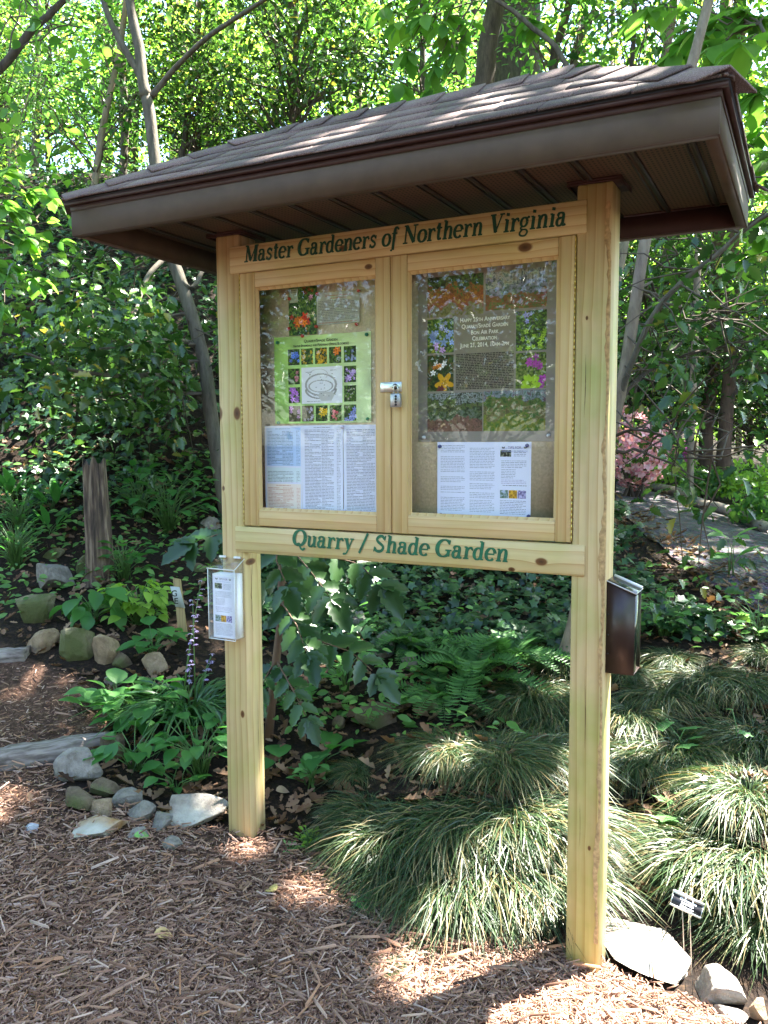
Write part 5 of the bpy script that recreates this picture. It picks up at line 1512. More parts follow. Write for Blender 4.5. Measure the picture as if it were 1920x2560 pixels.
# keep clear of the path edge
dm = np.min(np.hypot(P[:, None, 0] - NP_[None, :, 0], P[:, None, 1] - NP_[None, :, 1]), axis=1)
P = P[dm > .34]
ivy('ivy', 'ivy covering the gentle slope behind the notice board', P, .045, .075)
M_SEED = leafmat('seedling_leaves', [(.05, .14, .03), (.10, .22, .05), (.16, .30, .08)], .45, .45, .35)
px = rng.uniform(-40, 600, 900); py = rng.uniform(1150, 1560, 900)
P, tt, ok = hits(px, py); P = P[(tt < 7) & ~inpoly(P[:, 0], P[:, 1], MULCH)]
px = rng.uniform(640, 1300, 520); py = rng.uniform(1440, 1860, 520)
P2, tt, ok = hits(px, py); P = np.vstack([P, P2])
px = rng.uniform(1560, 1920, 160); py = rng.uniform(1440, 1640, 160)
P2, tt, ok = hits(px, py); P = np.vstack([P, P2[~inpoly(P2[:, 0], P2[:, 1], PATHPOLY)]])
ivy('ground_cover', 'small bright green seedlings among the ivy and stones', P, .03, .065, T_OVAL, M_SEED)

# leafy plants -----------------------------------------------------
def plant(name, label, px, py, n, leaf, tm, mat, stem_h, spread, cat='plant', droop=.5, elev=(10, 60), wid=1.0, group=None, stemmat=None, up_noise=.3, stack=1, rz=None):
    P, t = hit(px, py)
    o = thing(name, label, cat, tuple(P), 0, group)
    mb = MB(); ms = MB()
    pos = []; dd = []; uu = []; sz = []
    for i_ in range(n):
        az = i_ * 2.399 + rng.normal(0, .3)
        f = rng.random()
        hgt = stem_h * (rng.uniform(.25, 1) if stack == 1 else (1 + i_ % stack) / stack) 
        rad = spread * rng.uniform(.3, 1)
        tip = np.array([math.cos(az) * rad, math.sin(az) * rad, hgt])
        base = np.array([rng.normal(0, .012), rng.normal(0, .012), -.01])
        mid = base * .4 + tip * .6 + np.array([0, 0, .12 * hgt]) - np.array([math.cos(az), math.sin(az), 0]) * rad * .2
        ms.tube([base, mid, tip], [.0028, .0022, .0016], 5)
        el = R(rng.uniform(*elev)) - droop
        d = np.array([math.cos(az) * math.cos(el), math.sin(az) * math.cos(el), math.sin(el)])
        pos.append(tip); dd.append(d); uu.append(np.array([0, 0, 1.0]) + runit(1)[0] * up_noise); sz.append(leaf * rng.uniform(.7, 1.15))
    mb.leaves(pos, dd, uu, sz, tm, wid)
    mb.obj('foliage', mat, o, smooth=True)
    ms.obj('stems', stemmat or M_STEM, o)
    return o
plant('leafy_plant', 'lime green shrubby plant with pointed leaves left of the marker sign', 345, 1560, 80, .07, T_WIDE, M_LIME, .22, .16, droop=.5, elev=(-5, 45))
plant('leafy_plant', 'broad leaved plant drooping to the left of the lime green plant', 235, 1560, 20, .12, T_WIDE, M_BROAD, .20, .13, droop=.75, elev=(-10, 40))
plant('leafy_plant', 'mid green plant rising behind the lime green plant', 310, 1450, 34, .085, T_WIDE, M_BROAD, .24, .15, droop=.4)
plant('leafy_plant', 'tall leafy plant right of the rotten stump with toothed leaves', 420, 1330, 70, .09, T_WIDE, M_BROAD, .42, .30, droop=.45)
plant('leafy_plant', 'leafy shoots between the rotten stump and the left post', 350, 1290, 36, .08, T_OVAL, M_BROAD, .34, .24, droop=.3)
plant('leafy_plant', 'rounded leaves at the foot of the marker sign', 385, 1640, 16, .085, T_WIDE, M_BROAD, .16, .12, droop=.35, wid=1.2)
plant('leafy_plant', 'pale green broad leaved clump in front of the squarish tan stone', 290, 1790, 26, .10, T_WIDE, M_PALEG, .15, .14, droop=.35, wid=1.1)
plant('leafy_plant', 'broad leaved clump right of the pale green clump', 365, 1815, 30, .095, T_WIDE, M_BROAD, .17, .15, droop=.6, wid=1.1)
plant('leafy_plant', 'leaves drooping over the pale grey slab', 335, 1925, 20, .085, T_WIDE, M_BROAD, .15, .16, droop=.8)
plant('leafy_plant', 'leafy clump left of the left post above the white topped slab', 500, 1945, 34, .072, T_WIDE, M_BROAD, .2, .15, droop=.55)
plant('leafy_plant', 'small leaves in the soil below the bluebell clump', 440, 1975, 12, .06, T_WIDE, M_BROAD, .08, .09, droop=.3)
plant('leafy_plant', 'bushy small leaved plant at the left edge', 40, 1420, 90, .05, T_OVAL, M_BROAD, .30, .16, droop=.2)
plant('leafy_plant', 'bushy small leaved plant above the one at the left edge', 50, 1330, 70, .05, T_OVAL, M_BROAD, .28, .16, droop=.2)
plant('leafy_plant', 'upright strap leaved plant on the bank at the left edge', 30, 1245, 14, .17, T_LANCE, M_BROAD, .08, .07, droop=-.4)
plant('leafy_plant', 'upright strap leaved plant on the bank left of the rotten stump', 130, 1270, 14, .19, T_LANCE, M_BROAD, .08, .08, droop=-.4)
plant('leafy_plant', 'strap leaved plant between bank and light grey boulder', 130, 1330, 9, .15, T_LANCE, M_BROAD, .06, .07, droop=-.2)
plant('seedling', 'five leaved seedling in front of the rotten stump', 214, 1290, 8, .085, T_OVAL, M_PALEG, .26, .035, droop=.1, cat='seedling', stack=2)
plant('seedling', 'small seedling at the right foot of the rotten stump', 308, 1420, 6, .07, T_OVAL, M_PALEG, .15, .03, droop=.1, cat='seedling', stack=2)
plant('seedling', 'blue green seedling on bare soil behind the left post', 778, 1965, 18, .055, T_WIDE, M_PALEG, .09, .05, droop=.1, cat='seedling')
plant('seedling', 'yellow green ferny seedling at the edge of the mulch', 775, 2118, 46, .022, T_OVAL, M_LIME, .05, .045, droop=.1, cat='seedling')
plant('seedling', 'tiny seedling in the mulch left of the ferny seedling', 728, 2128, 7, .022, T_OVAL, M_PALEG, .02, .03, droop=.1, cat='seedling')
plant('seedling', 'whorled seedling standing by the gravel path', 1828, 1440, 9, .13, T_OVAL, M_PALEG, .22, .04, droop=.2, cat='seedling', stack=2)
plant('leafy_plant', 'two big leaves on the soil right of the left post', 700, 1925, 3, .115, T_WIDE, M_BROAD, .05, .05, droop=.2, wid=1.2)
plant('leafy_plant', 'flat green leaves at the edge of the grass behind the left post', 815, 1900, 4, .14, T_WIDE, M_BROAD, .06, .07, droop=.3)
plant('leafy_plant', 'green leaves under the spiny shrub beside the left post', 720, 1780, 18, .085, T_WIDE, M_BROAD, .14, .14, droop=.4)
plant('leafy_plant', 'bright leaves below the drooping spiny branch', 860, 1735, 16, .105, T_OVAL, M_PALEG, .2, .12, droop=.5)
plant('leafy_plant', 'bright leaves at the foot of the tall grey stone', 860, 1600, 12, .11, T_OVAL, M_PALEG, .18, .12, droop=.4)
plant('leafy_plant', 'pale seedling leaves over the ivy at the right edge of the slope', 1660, 1590, 22, .075, T_WIDE, M_PALEG, .2, .16, droop=.4)
plant('vine', 'large pale lobed leaves lying on the upper right grass', 1700, 1890, 4, .095, T_IVY, M_PALEG, .2, .05, cat='vine', droop=.3, wid=1.2, elev=(0, 30))
plant('vine', 'lobed leaves on the dark earth above the black plant label', 1680, 2075, 4, .08, T_IVY, M_PALEG, .08, .05, cat='vine', droop=.3, wid=1.2, elev=(0, 30))
plant('vine', 'single lobed leaf right of the dark earth gap', 1742, 2050, 2, .08, T_IVY, M_PALEG, .08, .02, cat='vine', droop=.3, wid=1.2, elev=(0, 30))
plant('vine', 'small round leaves on the grass at the right edge', 1850, 1900, 4, .06, T_IVY, M_PALEG, .2, .1, cat='vine', droop=.3, wid=1.2, elev=(0, 30))
plant('vine', 'green ivy shoots hanging at the path corner on the right', 1900, 1600, 30, .06, T_IVY, M_PALEG, .2, .2, cat='vine', droop=.3)

# bluebell clump
P0, t0 = hit(470, 1790)
BBL = thing('bluebell_plant', 'bluebell clump with strap leaves and violet flowers left of the left post', 'bluebells', tuple(P0))
mb = MB(); n = 210
a0 = rng.uniform(0, 6.28, n); rad = .10 * np.sqrt(rng.random(n))
P = np.stack([rad * np.cos(a0), rad * np.sin(a0), np.full(n, -.01)], 1)
blades(mb, P, a0 + rng.normal(0, .5, n), rng.uniform(.22, .42, n), np.radians(rng.uniform(58, 88, n)), rng.uniform(.8, 1.3, n), rng.uniform(.007, .012, n), 5, .2)
mb.obj('leaves', M_STRAP, BBL, smooth=True)
ms = MB()
heads = [(445, 1560, 502, 1455), (470, 1600, 482, 1500), (430, 1640, 478, 1590), (520, 1650, 528, 1640), (450, 1700, 475, 1660)]
for hx_, hy_, tx_, ty_ in heads:
    mf = MB()
    tip = at_d(tx_, ty_, t0 * .98) - P0
    base = np.array([rng.normal(0, .03), rng.normal(0, .03), 0])
    mid = base * .5 + tip * .5 + np.array([0, 0, .03])
    ms.tube([base, mid, tip], [.003, .0026, .0018], 5)
    for k in range(8):
        f = 1 - .05 * k
        p = base + (tip - base) * f + runit(1)[0] * .012
        n_ = 5; an = np.arange(n_) * 1.2566 + rng.random()
        dd = np.stack([np.cos(an), np.sin(an), np.full(n_, -.2)], 1) + runit(1)[0] * .6
        mf.leaves(np.repeat(p[None], n_, 0), dd, np.repeat(np.array([[0, 0, 1.0]]), n_, 0), .014, T_OVAL, 1.1)
    mf.obj('flower_spike', M_VIOLET, BBL)
ms.obj('stems', M_STEM, BBL)

# ferns
FERNO = []
def fern_mesh(n, ln):
    mb = MB()
    for i_ in range(n):
        az = i_ * 2.4 + rng.normal(0, .3); el = R(rng.uniform(40, 72)); L_ = ln * rng.uniform(.7, 1.1)
        s = np.linspace(0, 1, 26)
        hz = L_ * (math.cos(el) * s + .35 * s * s); vz = L_ * (math.sin(el) * s - .62 * s ** 2.3)
        C_ = np.stack([hz * math.cos(az), hz * math.sin(az), vz], 1)
        mb.tube(C_, np.linspace(.002, .0006, 26), 4, cap=False)
        T = np.gradient(C_, axis=0); T /= np.linalg.norm(T, axis=1)[:, None]
        sd = np.array([-math.sin(az), math.cos(az), 0])
        k = np.arange(4, 26)
        wl = L_ * .17 * np.sin(np.pi * np.clip((s[k] - .08) / .95, 0, 1)) ** .75 + .004
        nrm = np.cross(T[k], sd[None])
        for sg in (1, -1):
            d = sg * sd[None] + T[k] * .35 + rng.normal(0, .06, (len(k), 3))
            mb.leaves(C_[k], d, nrm * (-1), wl, T_LANCE, .75)
    return mb
for i_, (px, py, sc, lab) in enumerate(((1180, 1720, 1.0, 'large fern with bright fronds left of the right post'), (1100, 1760, .8, 'low dark fern spreading over the mossy tan stone'), (1270, 1670, .95, 'fern catching the sun beside the slim trunk'), (1030, 1640, .75, 'upright narrow fern in front of the flat grey stone'))):
    P, t = hit(px, py)
    o = fern_mesh(15, .42 * sc).obj('fern', M_FERN)
    o.location = P
    tag(o, lab, 'fern', 'ferns behind the notice board')

# spiny pinnate shrub (leatherleaf) behind the left post
P0, t0 = hit(668, 1850)
MH = thing('spiny_shrub', 'dark glossy shrub with spiny paired leaflets beside the left post', 'shrub', tuple(P0))
ms = MB()
def rel(px, py, dt=0): return at_d(px, py, t0 + dt) - P0
ms.tube([rel(668, 1870), rel(685, 1700), rel(700, 1560), rel(705, 1400), rel(700, 1300)], [.019, .017, .016, .014, .010], 8, jitter=.15)
ms.obj('stem', M_STEMR, MH)
def pinnate(pts, n, leaf, tw=0.0):
    pts = np.array(pts)
    q = resamp(pts, 40)
    mb = MB(); mb.mat(1).tube(q[::4], np.linspace(.004, .002, len(q[::4])), 5).mat(0)
    T = np.gradient(q, axis=0); T /= np.linalg.norm(T, axis=1)[:, None]
    idx = np.linspace(7, 38, n).astype(int)
    upv = np.array([0, 0, 1.0]) - Fh * .9
    for i_ in idx:
        sd = np.cross(T[i_], upv); sd /= np.linalg.norm(sd)
        for sg in (1, -1):
            d = sg * sd + T[i_] * .55 + np.array([0, 0, -.35]) + rng.normal(0, .08, 3)
            mb.leaves([q[i_]], [d], [upv + rng.normal(0, .25, 3)], leaf * rng.uniform(.85, 1.1), T_MAHO)
    mb.leaves([q[-1]], [T[-1] + np.array([0, 0, -.2])], [upv], leaf * 1.25, T_MAHO)
    mb.obj('leaf', [M_MAHO, M_STEMR], MH)
pinnate([rel(700, 1330), rel(800, 1385, -.12), rel(900, 1410, -.22), rel(955, 1470, -.28)], 6, .115)
pinnate([rel(700, 1340), rel(770, 1420, -.2), rel(830, 1500, -.3)], 6, .115)
pinnate([rel(700, 1500), rel(790, 1600, -.1), rel(880, 1630, -.2), rel(945, 1690, -.25)], 6, .105)
pinnate([rel(700, 1500), rel(740, 1560, -.2), rel(770, 1640, -.3)], 5, .10)
pinnate([rel(690, 1650), rel(730, 1720, -.15), rel(770, 1800, -.2)], 5, .085)
pinnate([rel(690, 1650), rel(660, 1700, -.1), rel(640, 1760, -.12)], 4, .08)
pinnate([rel(700, 1330), rel(620, 1350, .1), rel(560, 1330, .15), rel(480, 1360, .1)], 6, .12)
pinnate([rel(700, 1300), rel(690, 1400, -.25), rel(720, 1470, -.35)], 4, .10)
pinnate([rel(700, 1300), rel(780, 1330, .25), rel(840, 1350, .4)], 5, .11)
pinnate([rel(700, 1420), rel(650, 1470, .1), rel(600, 1530, .15)], 5, .09)

# fallen leaves lying on the mulch
FL_ = [(903, 2245, .085, (.10, .28, .07), 'fresh green leaf lying on the mulch below the grass', -1.2, 1.4), (690, 2243, .045, (.38, .30, .10), 'yellowed leaf lying on the mulch in the middle', 2.4, 1.2), (385, 2352, .05, (.36, .24, .10), 'tan leaf lying on the mulch at lower left', 0.1, 1.0),
       (335, 2104, .05, (.14, .30, .08), 'green leaf lying under the small whitish stone', .2, 1.0), (690, 1990, .05, (.26, .17, .12), 'brown leaf lying on the bare soil behind the left post', .3, 1.2), (808, 2060, .06, (.34, .24, .18), 'curled pinkish leaf at the edge of the bare soil', 2.2, 1.2)]
for px, py, ln, col, lab, az, wd in FL_:
    P, t = hit(px, py)
    d = Rh * math.cos(az) + Fh * math.sin(az)
    mb = MB(); mb.leaves([(0, 0, 0)], [d], [np.array([0, 0, 1.0]) - Fh * .25], ln, T_WIDE, wd)
    o = mb.obj('fallen_leaf', plain('fallen_leaf_skin', col, .5, 0, .4, .12, 60), smooth=True)
    o.location = (P[0], P[1], P[2] + .02)
    tag(o, lab, 'leaf', 'fallen leaves on the mulch')
# ------------------------------------------------------------------ trees
M_LEAF_DARK = leafmat('holly_leaves', [(.018, .050, .013), (.03, .074, .018), (.045, .10, .023), (.07, .135, .03), (.20, .17, .03)], .3, .27, .5, 1.5, True)
M_LEAF_MID = leafmat('understory_leaves', [(.03, .09, .02), (.05, .13, .03), (.075, .17, .035), (.11, .21, .04)], .55, .4, .35, 1.7)
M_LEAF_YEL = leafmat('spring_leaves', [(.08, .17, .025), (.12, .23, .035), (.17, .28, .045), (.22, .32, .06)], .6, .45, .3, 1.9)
M_LEAF_BIG = leafmat('sapling_leaves', [(.05, .14, .03), (.08, .19, .035), (.12, .25, .045), (.16, .28, .05)], .5, .38, .4)

# sun patch spots; leaves above them are cut away along the sun's line
_sp = [(1170, 2420, .17), (1110, 2350, .05), (1240, 2450, .07), (1640, 2500, .30), (1800, 2545, .22), (1630, 2400, .13), (1500, 2540, .12), (1410, 2575, .09), (1560, 2600, .2), (1060, 2400, .06), (1820, 2470, .13), (1480, 2560, .07), (1500, 2120, .08), (1570, 2200, .09),
       (1790, 2120, .11), (1330, 1690, .10), (1380, 1760, .07), (1420, 1980, .06), (1890, 2000, .09), (1790, 1960, .05), (1250, 2230, .04), (300, 1850, .07), (170, 1870, .05), (560, 1610, .05), (490, 1560, .04), (860, 1520, .07),
       (830, 1660, .05), (480, 2010, .07), (700, 1560, .05), (1250, 1640, .05), (120, 1740, .06), (30, 1710, .05), (270, 1790, .05), (1700, 1400, .07), (1860, 1380, .06), (20, 2010, .05), (560, 2110, .03), (780, 2230, .04), (1080, 1930, .05),
       (1700, 1560, .06), (1640, 1700, .05), (1850, 1650, .06), (1550, 1900, .05)]
SUNP = np.array([list(hit(a, b_)[0]) + [r_] for a, b_, r_ in _sp])
_g1t = hit(575, 1290)[1]
for a, b_, r_ in ((60, 650, .22), (200, 700, .2), (330, 740, .16), (250, 610, .2), (120, 830, .14), (420, 640, .16), (300, 900, .1), (470, 720, .12), (30, 760, .14), (380, 830, .1), (170, 960, .08)):
    SUNP = np.vstack([SUNP, [list(at_d(a, b_, _g1t - .35)) + [r_]]])
for a, b_, r_ in ((100, 1060, .10), (300, 1110, .09), (430, 1190, .10), (180, 1180, .07), (330, 1010, .1), (60, 1180, .08)):
    SUNP = np.vstack([SUNP, [list(hit(a, b_)[0]) + [r_]]])
# dapples on the roof and the right side of the board
SUNP = np.vstack([SUNP, [[.55, -.25, 2.16, .03], [.95, -.22, 2.17, .035], [1.3, -.2, 2.2, .05], [1.5, .0, 2.03, .12]]])
def open_gaps(P, extra=0.0):
    keep = np.ones(len(P), bool)
    for x, y, z, r_ in SUNP:
        v = P - np.array([x, y, z])
        s = v @ SUN
        d = np.linalg.norm(v - s[:, None] * SUN, axis=1)
        keep &= ~((s > .6) & (d < r_ + extra))
    return keep

def proj(P):
    X = np.asarray(P) - CAM; d = X @ FWD
    return 960 + FPX * (X @ RIGHT) / d, 1280 - FPX * (X @ UP) / d, d
def clear_of(P, line, half, t):
    '''leaves grow to the sides and the back of a trunk rather than right in front of it'''
    u, v, d = proj(P)
    keep = np.ones(len(P), bool)
    for (x0, y0), (x1, y1) in zip(line[:-1], line[1:]):
        dx, dy = x1 - x0, y1 - y0
        f = np.clip(((u - x0) * dx + (v - y0) * dy) / (dx * dx + dy * dy), 0, 1)
        keep &= ~((np.hypot(u - x0 - f * dx, v - y0 - f * dy) < half) & (d < t))
    return keep
def leaf_cloud(mb, C_, n, rad, size, tm, flat=.6, droop=.35, mat=0, gaps=True, tilt=.8, wid=1.0, clear=None):
    C_ = np.asarray(C_)
    k = len(C_)
    rr = np.broadcast_to(np.asarray(rad, float), (k,))
    off = rng.normal(0, .5, (k, n, 3)) * rr[:, None, None] * np.array([1, 1, flat])
    P = (C_[:, None] + off).reshape(-1, 3)
    out = off.reshape(-1, 3).copy(); out[:, 2] = 0
    out /= np.linalg.norm(out, axis=1)[:, None] + 1e-6
    d = out + runit(len(P)) * .9 + np.array([0, 0, -droop])
    up = np.array([0, 0, 1.0]) + runit(len(P)) * tilt
    s = rng.uniform(.65, 1.15, len(P)) * size
    if gaps:
        kp = open_gaps(P, size * .85)
        for c_ in (clear or ()): kp &= clear_of(P, *c_)
        P, d, up, s = P[kp], d[kp], up[kp], s[kp]
    mb.mat(mat).leaves(P, d, up, s, tm, wid)

def branch_pts(a, b_, sag=.08, n=6, wob=.04):
    a, b_ = np.array(a, float), np.array(b_, float)
    s = np.linspace(0, 1, n)[:, None]
    L_ = np.linalg.norm(b_ - a)
    return a * (1 - s) + b_ * s + np.array([0, 0, 1.0]) * (sag * L_ * np.sin(s * np.pi)) + rng.normal(0, wob * L_, (n, 3)) * np.sin(s * np.pi)

def trunk_path(px_pts, t):
    out = []
    for q in px_pts:
        px, py = q[:2]; tt = t + (q[2] if len(q) > 2 else 0)
        out.append(at_d(px, py, tt))
    return np.array(out)
def smooth_path(P, n):
    P = np.asarray(P); Q = np.vstack([2 * P[0] - P[1], P, 2 * P[-1] - P[-2]])
    out = []
    u = np.linspace(0, len(P) - 1, n)
    for v in u:
        i_ = min(int(v), len(P) - 2); f = v - i_
        a, b_, c, d = Q[i_], Q[i_ + 1], Q[i_ + 2], Q[i_ + 3]
        out.append(.5 * ((2 * b_) + (-a + c) * f + (2 * a - 5 * b_ + 4 * c - d) * f * f + (-a + 3 * b_ - 3 * c + d) * f ** 3))
    return np.array(out)
def limb(P, r0, r1, mat, parent, name='limb', n=16, sides=9, jit=.05):
    q = smooth_path(P, n)
    mb = MB(); mb.tube(q, np.linspace(r0, r1, n), sides, jitter=jit)
    mb.obj(name, mat, parent, smooth=True)
    return q

# --- the forked grey tree behind the left post
g1, t1_ = hit(575, 1290)
T1 = thing('forked_tree', 'slim grey forked tree rising behind the left post', 'tree', tuple(g1))
def rl(P): return np.asarray(P) - g1
k1 = t1_ / FPX
tp = trunk_path([(580, 1400), (560, 1250), (528, 1042), (512, 915), (482, 800), (452, 705), (418, 610), (397, 480), (386, 395), (376, 300), (366, 240)], t1_)
q1 = limb(rl(tp), 18 * k1, 14 * k1, M_BARK_GREY, T1, 'trunk', 30, 12)
lm = []
for pts, r0, r1 in (([(366, 244), (355, 195), (347, 116), (330, 40), (318, -60), (300, -300)], 15, 10), ([(362, 210), (340, 170), (305, 110), (275, 50), (255, -10), (220, -150)], 10, 6),
                    ([(378, 240), (400, 215), (440, 168, -.1), (510, 100, -.3), (579, 52, -.5), (660, 0, -.7), (800, -90, -1)], 8, 4),
                    ([(510, 910), (480, 860), (420, 850, -.4), (330, 862, -.9), (250, 872, -1.2)], 7, 2), ([(525, 1010), (470, 975), (400, 940, -.5), (300, 940, -.9), (180, 925, -1.1), (60, 880, -1.2)], 9, 2.5),
                    ([(440, 680), (480, 720), (520, 640, .3), (540, 560, .5)], 8, 4), ([(418, 640), (370, 690, -.2), (345, 760, -.4), (335, 790, -.5)], 7, 3)):
    lm.append(limb(rl(trunk_path(pts, t1_)), r0 * k1, r1 * k1, M_BARK_GREY, T1, 'limb'))
mb = MB()
cl = []
for q in lm[3:5]:
    for i_ in range(3, len(q), 1):
        for _ in range(3): cl.append(q[i_] + rng.normal(0, .22, 3) * np.array([1, 1, .8]) + np.array([0, 0, .05]))
for px, py, dt in ((120, 700, -.6), (220, 780, -.8), (330, 800, -.7), (420, 760, -.4), (300, 690, -.2), (60, 800, -.9), (180, 860, -1.0), (400, 880, -.7), (100, 930, -.8), (260, 940, -1), (380, 960, -.7), (470, 830, -.5), (480, 950, -.5), (330, 900, -1.0), (150, 790, -.4), (30, 720, .2), (250, 650, .2), (420, 1000, -.5), (200, 1000, -.7), (320, 1030, -.6), (530, 780, .3), (500, 700, .5), (60, 620, .6), (150, 640, .5)):
    c = rl(at_d(px, py, t1_ + dt + .5))
    a = q1[np.argmin(np.abs(q1[:, 2] - c[2] - .1))]
    bp_ = branch_pts(a, c, .05, 7, .04)
    if not open_gaps(bp_ + g1).all(): continue
    mb.mat(1).tube(bp_, np.linspace(.011, .003, 7), 5, cap=False)
    for _ in range(3):
        e = c + rng.normal(0, .28, 3)
        mb.tube(branch_pts(bp_[4], e, .05, 5, .05), np.linspace(.005, .002, 5), 4, cap=False)
        cl.append(e)
    cl.append(c)
V0 = np.array(cl) + g1
tmpm = MB(); leaf_cloud(tmpm, V0, 17, .36, .08, T_HOLLY, .5, .35, clear=[([(528, 1042), (512, 915), (482, 800), (452, 705), (418, 610)], 38, t1_ + .1)])
mb.mat(0)
for k in tmpm.F: pass
mb.add(np.concatenate(tmpm.V) - g1, [np.concatenate(tmpm.F[k]) for k in sorted(tmpm.F)])
mb.obj('crown', [M_LEAF_DARK, M_TWIG], T1)

# --- the leaning tan trunk behind the right post
g2, t2_ = hit(1408, 1665)
T2 = thing('leaning_tree', 'slim tan tree leaning right behind the right post', 'tree', tuple(g2))
k2 = t2_ / FPX
def rl2(P): return np.asarray(P) - g2
q2 = limb(rl2(trunk_path([(1400, 1720), (1410, 1640), (1440, 1530), (1490, 1250), (1555, 960), (1585, 780), (1614, 595), (1660, 400), (1705, 250), (1738, 130), (1772, 0), (1830, -250)], t2_)), 17 * k2, 12 * k2, M_BARK_TAN, T2, 'trunk', 30, 10)
l2 = limb(rl2(trunk_path([(1500, 1200), (1548, 1000), (1590, 880, -.1), (1640, 775, -.2), (1720, 690, -.25), (1790, 640, -.3), (1860, 575, -.35), (1950, 520, -.4), (2080, 470, -.5)], t2_)), 8 * k2, 4.5 * k2, M_BARK_GREY, T2, 'limb')
l3 = limb(rl2(trunk_path([(1530, 1040), (1590, 950, .3), (1680, 900, .4), (1790, 870, .4), (1900, 850, .4), (2050, 840, .4)], t2_)), 6 * k2, 2.5 * k2, M_BARK_DARK, T2, 'limb')
l4 = limb(rl2(trunk_path([(1540, 1000), (1620, 930, .1), (1700, 860, .15), (1760, 800, .2), (1840, 760, .25)], t2_)), 5 * k2, 2 * k2, M_BARK_DARK, T2, 'limb')
l5 = limb(rl2(trunk_path([(1520, 1100), (1580, 1075, -.2), (1660, 1090, -.4), (1720, 1130, -.5), (1800, 1150, -.5)], t2_)), 4 * k2, 1.5 * k2, M_BARK_DARK, T2, 'limb')
mb = MB(); cl = []
for q in (l2, l3, l4, l5):
    for i_ in range(3, len(q)):
        for _ in range(2):
            e = q[i_] + rng.normal(0, .2, 3); mb.mat(1).tube(branch_pts(q[i_], e, .03, 4, .05), np.linspace(.005, .0018, 4), 4, cap=False); cl.append(e)
for px, py, dt in ((1640, 640, .8), (1700, 720, .6), (1780, 560, .7), (1850, 640, .5), (1900, 720, .5), (1820, 760, .3), (1740, 820, .4), (1640, 830, .6), (1600, 950, .4), (1880, 840, .3), (1700, 930, .3), (1800, 930, .2), (1880, 960, .2), (1660, 1010, .3), (1750, 1010, .1), (1850, 1060, .1), (1760, 1200, -.3), (1900, 480, .8), (1620, 720, 1.2), (1860, 900, 1.2), (1780, 690, 1.4), (1720, 600, 1.6), (1580, 850, 1.0), (1660, 900, 1.4)):
    c = rl2(at_d(px, py, t2_ + dt))
    a = q2[np.argmin(np.linalg.norm(q2 - c, axis=1))]
    bp_ = branch_pts(a, c, .06, 7, .05)
    if not open_gaps(bp_ + g2).all(): continue
    mb.mat(1).tube(bp_, np.linspace(.009, .003, 7), 5, cap=False)
    for _ in range(3):
        e = c + rng.normal(0, .24, 3); mb.tube(branch_pts(bp_[4], e, .05, 5, .05), np.linspace(.004, .0018, 5), 4, cap=False); cl.append(e)
    cl.append(c)
tmpm = MB(); leaf_cloud(tmpm, np.array(cl) + g2, 13, .34, .07, T_HOLLY, .6, .4, clear=[([(1540, 1020), (1555, 960), (1585, 780), (1614, 595)], 42, t2_ + .1), ([(1590, 1090), (1598, 1170)], 62, 99), ([(1785, 900), (1768, 1030), (1764, 1210)], 24, 99), ([(1825, 900), (1815, 1050), (1808, 1215)], 24, 99)])
mb.mat(0).add(np.concatenate(tmpm.V) - g2, [np.concatenate(tmpm.F[k]) for k in sorted(tmpm.F)])
mb.obj('crown', [M_LEAF_DARK, M_TWIG], T2)

def simple_tree(name, label, pxpts, t, r0, r1, bark, crown, group=None, n=20, limbs=()):
    """trunk given along pixel directions at depth t; crown: list of (centres, leaves per cluster, radius, leaf size, template, material)"""
    P = trunk_path(pxpts, t)
    b_ = P[0].copy(); zg = float(H(b_[0], b_[1]))
    o = thing(name, label, 'tree', (b_[0], b_[1], zg), 0, group)
    o0 = np.array(o.location)
    k = t / FPX
    low = P[0] + (P[0] - P[1]) / max(1e-6, abs(P[0][2] - P[1][2])) * max(0, P[0][2] - zg + .3)
    low[:2] = P[0][:2] * .6 + low[:2] * .4; low[2] = min(low[2], zg - .25)
    P = np.vstack([low, P])
    q = limb(P - o0, r0 * k, r1 * k, bark, o, 'trunk', n + 8, 12, .04)
    for pts, a, b2 in limbs:
        limb(trunk_path(pts, t) - o0, a * k, b2 * k, bark, o, 'limb', 14, 8)
    if crown:
        cs, per, rad, size, tm, mat = crown
        cs = np.asarray(cs)
        mb = MB(); mb.mat(1)
        for c in cs:
            c_ = c - o0
            j = np.argmin(np.linalg.norm(q - c_ + np.array([0, 0, .5]), axis=1))
            bp_ = branch_pts(q[j], c_, .06, 7, .03)
            if open_gaps(bp_ + o0).all():
                mb.tube(bp_, np.linspace(max(.006, r1 * k * .35), .004, 7), 5, cap=False)
            for _ in range(2):
                mb.tube(branch_pts(c_, c_ + rng.normal(0, np.mean(rad) * .5, 3), .03, 4, .05), np.linspace(.005, .002, 4), 4, cap=False)
        tmpm = MB(); leaf_cloud(tmpm, cs, per, rad, size, tm, .6, .4)
        mb.mat(0).add(np.concatenate(tmpm.V) - o0, [np.concatenate(tmpm.F[kk]) for kk in sorted(tmpm.F)])
        mb.obj('crown', [mat, M_TWIG], o)
    return o
def pxc(lst, t, jit=.3, rep=1):
    out = []
    for q in lst:
        for _ in range(rep):
            out.append(at_d(q[0] + rng.normal(0, 20), q[1] + rng.normal(0, 20), t + (q[2] if len(q) > 2 else 0) + rng.normal(0, jit)))
    return np.array(out)
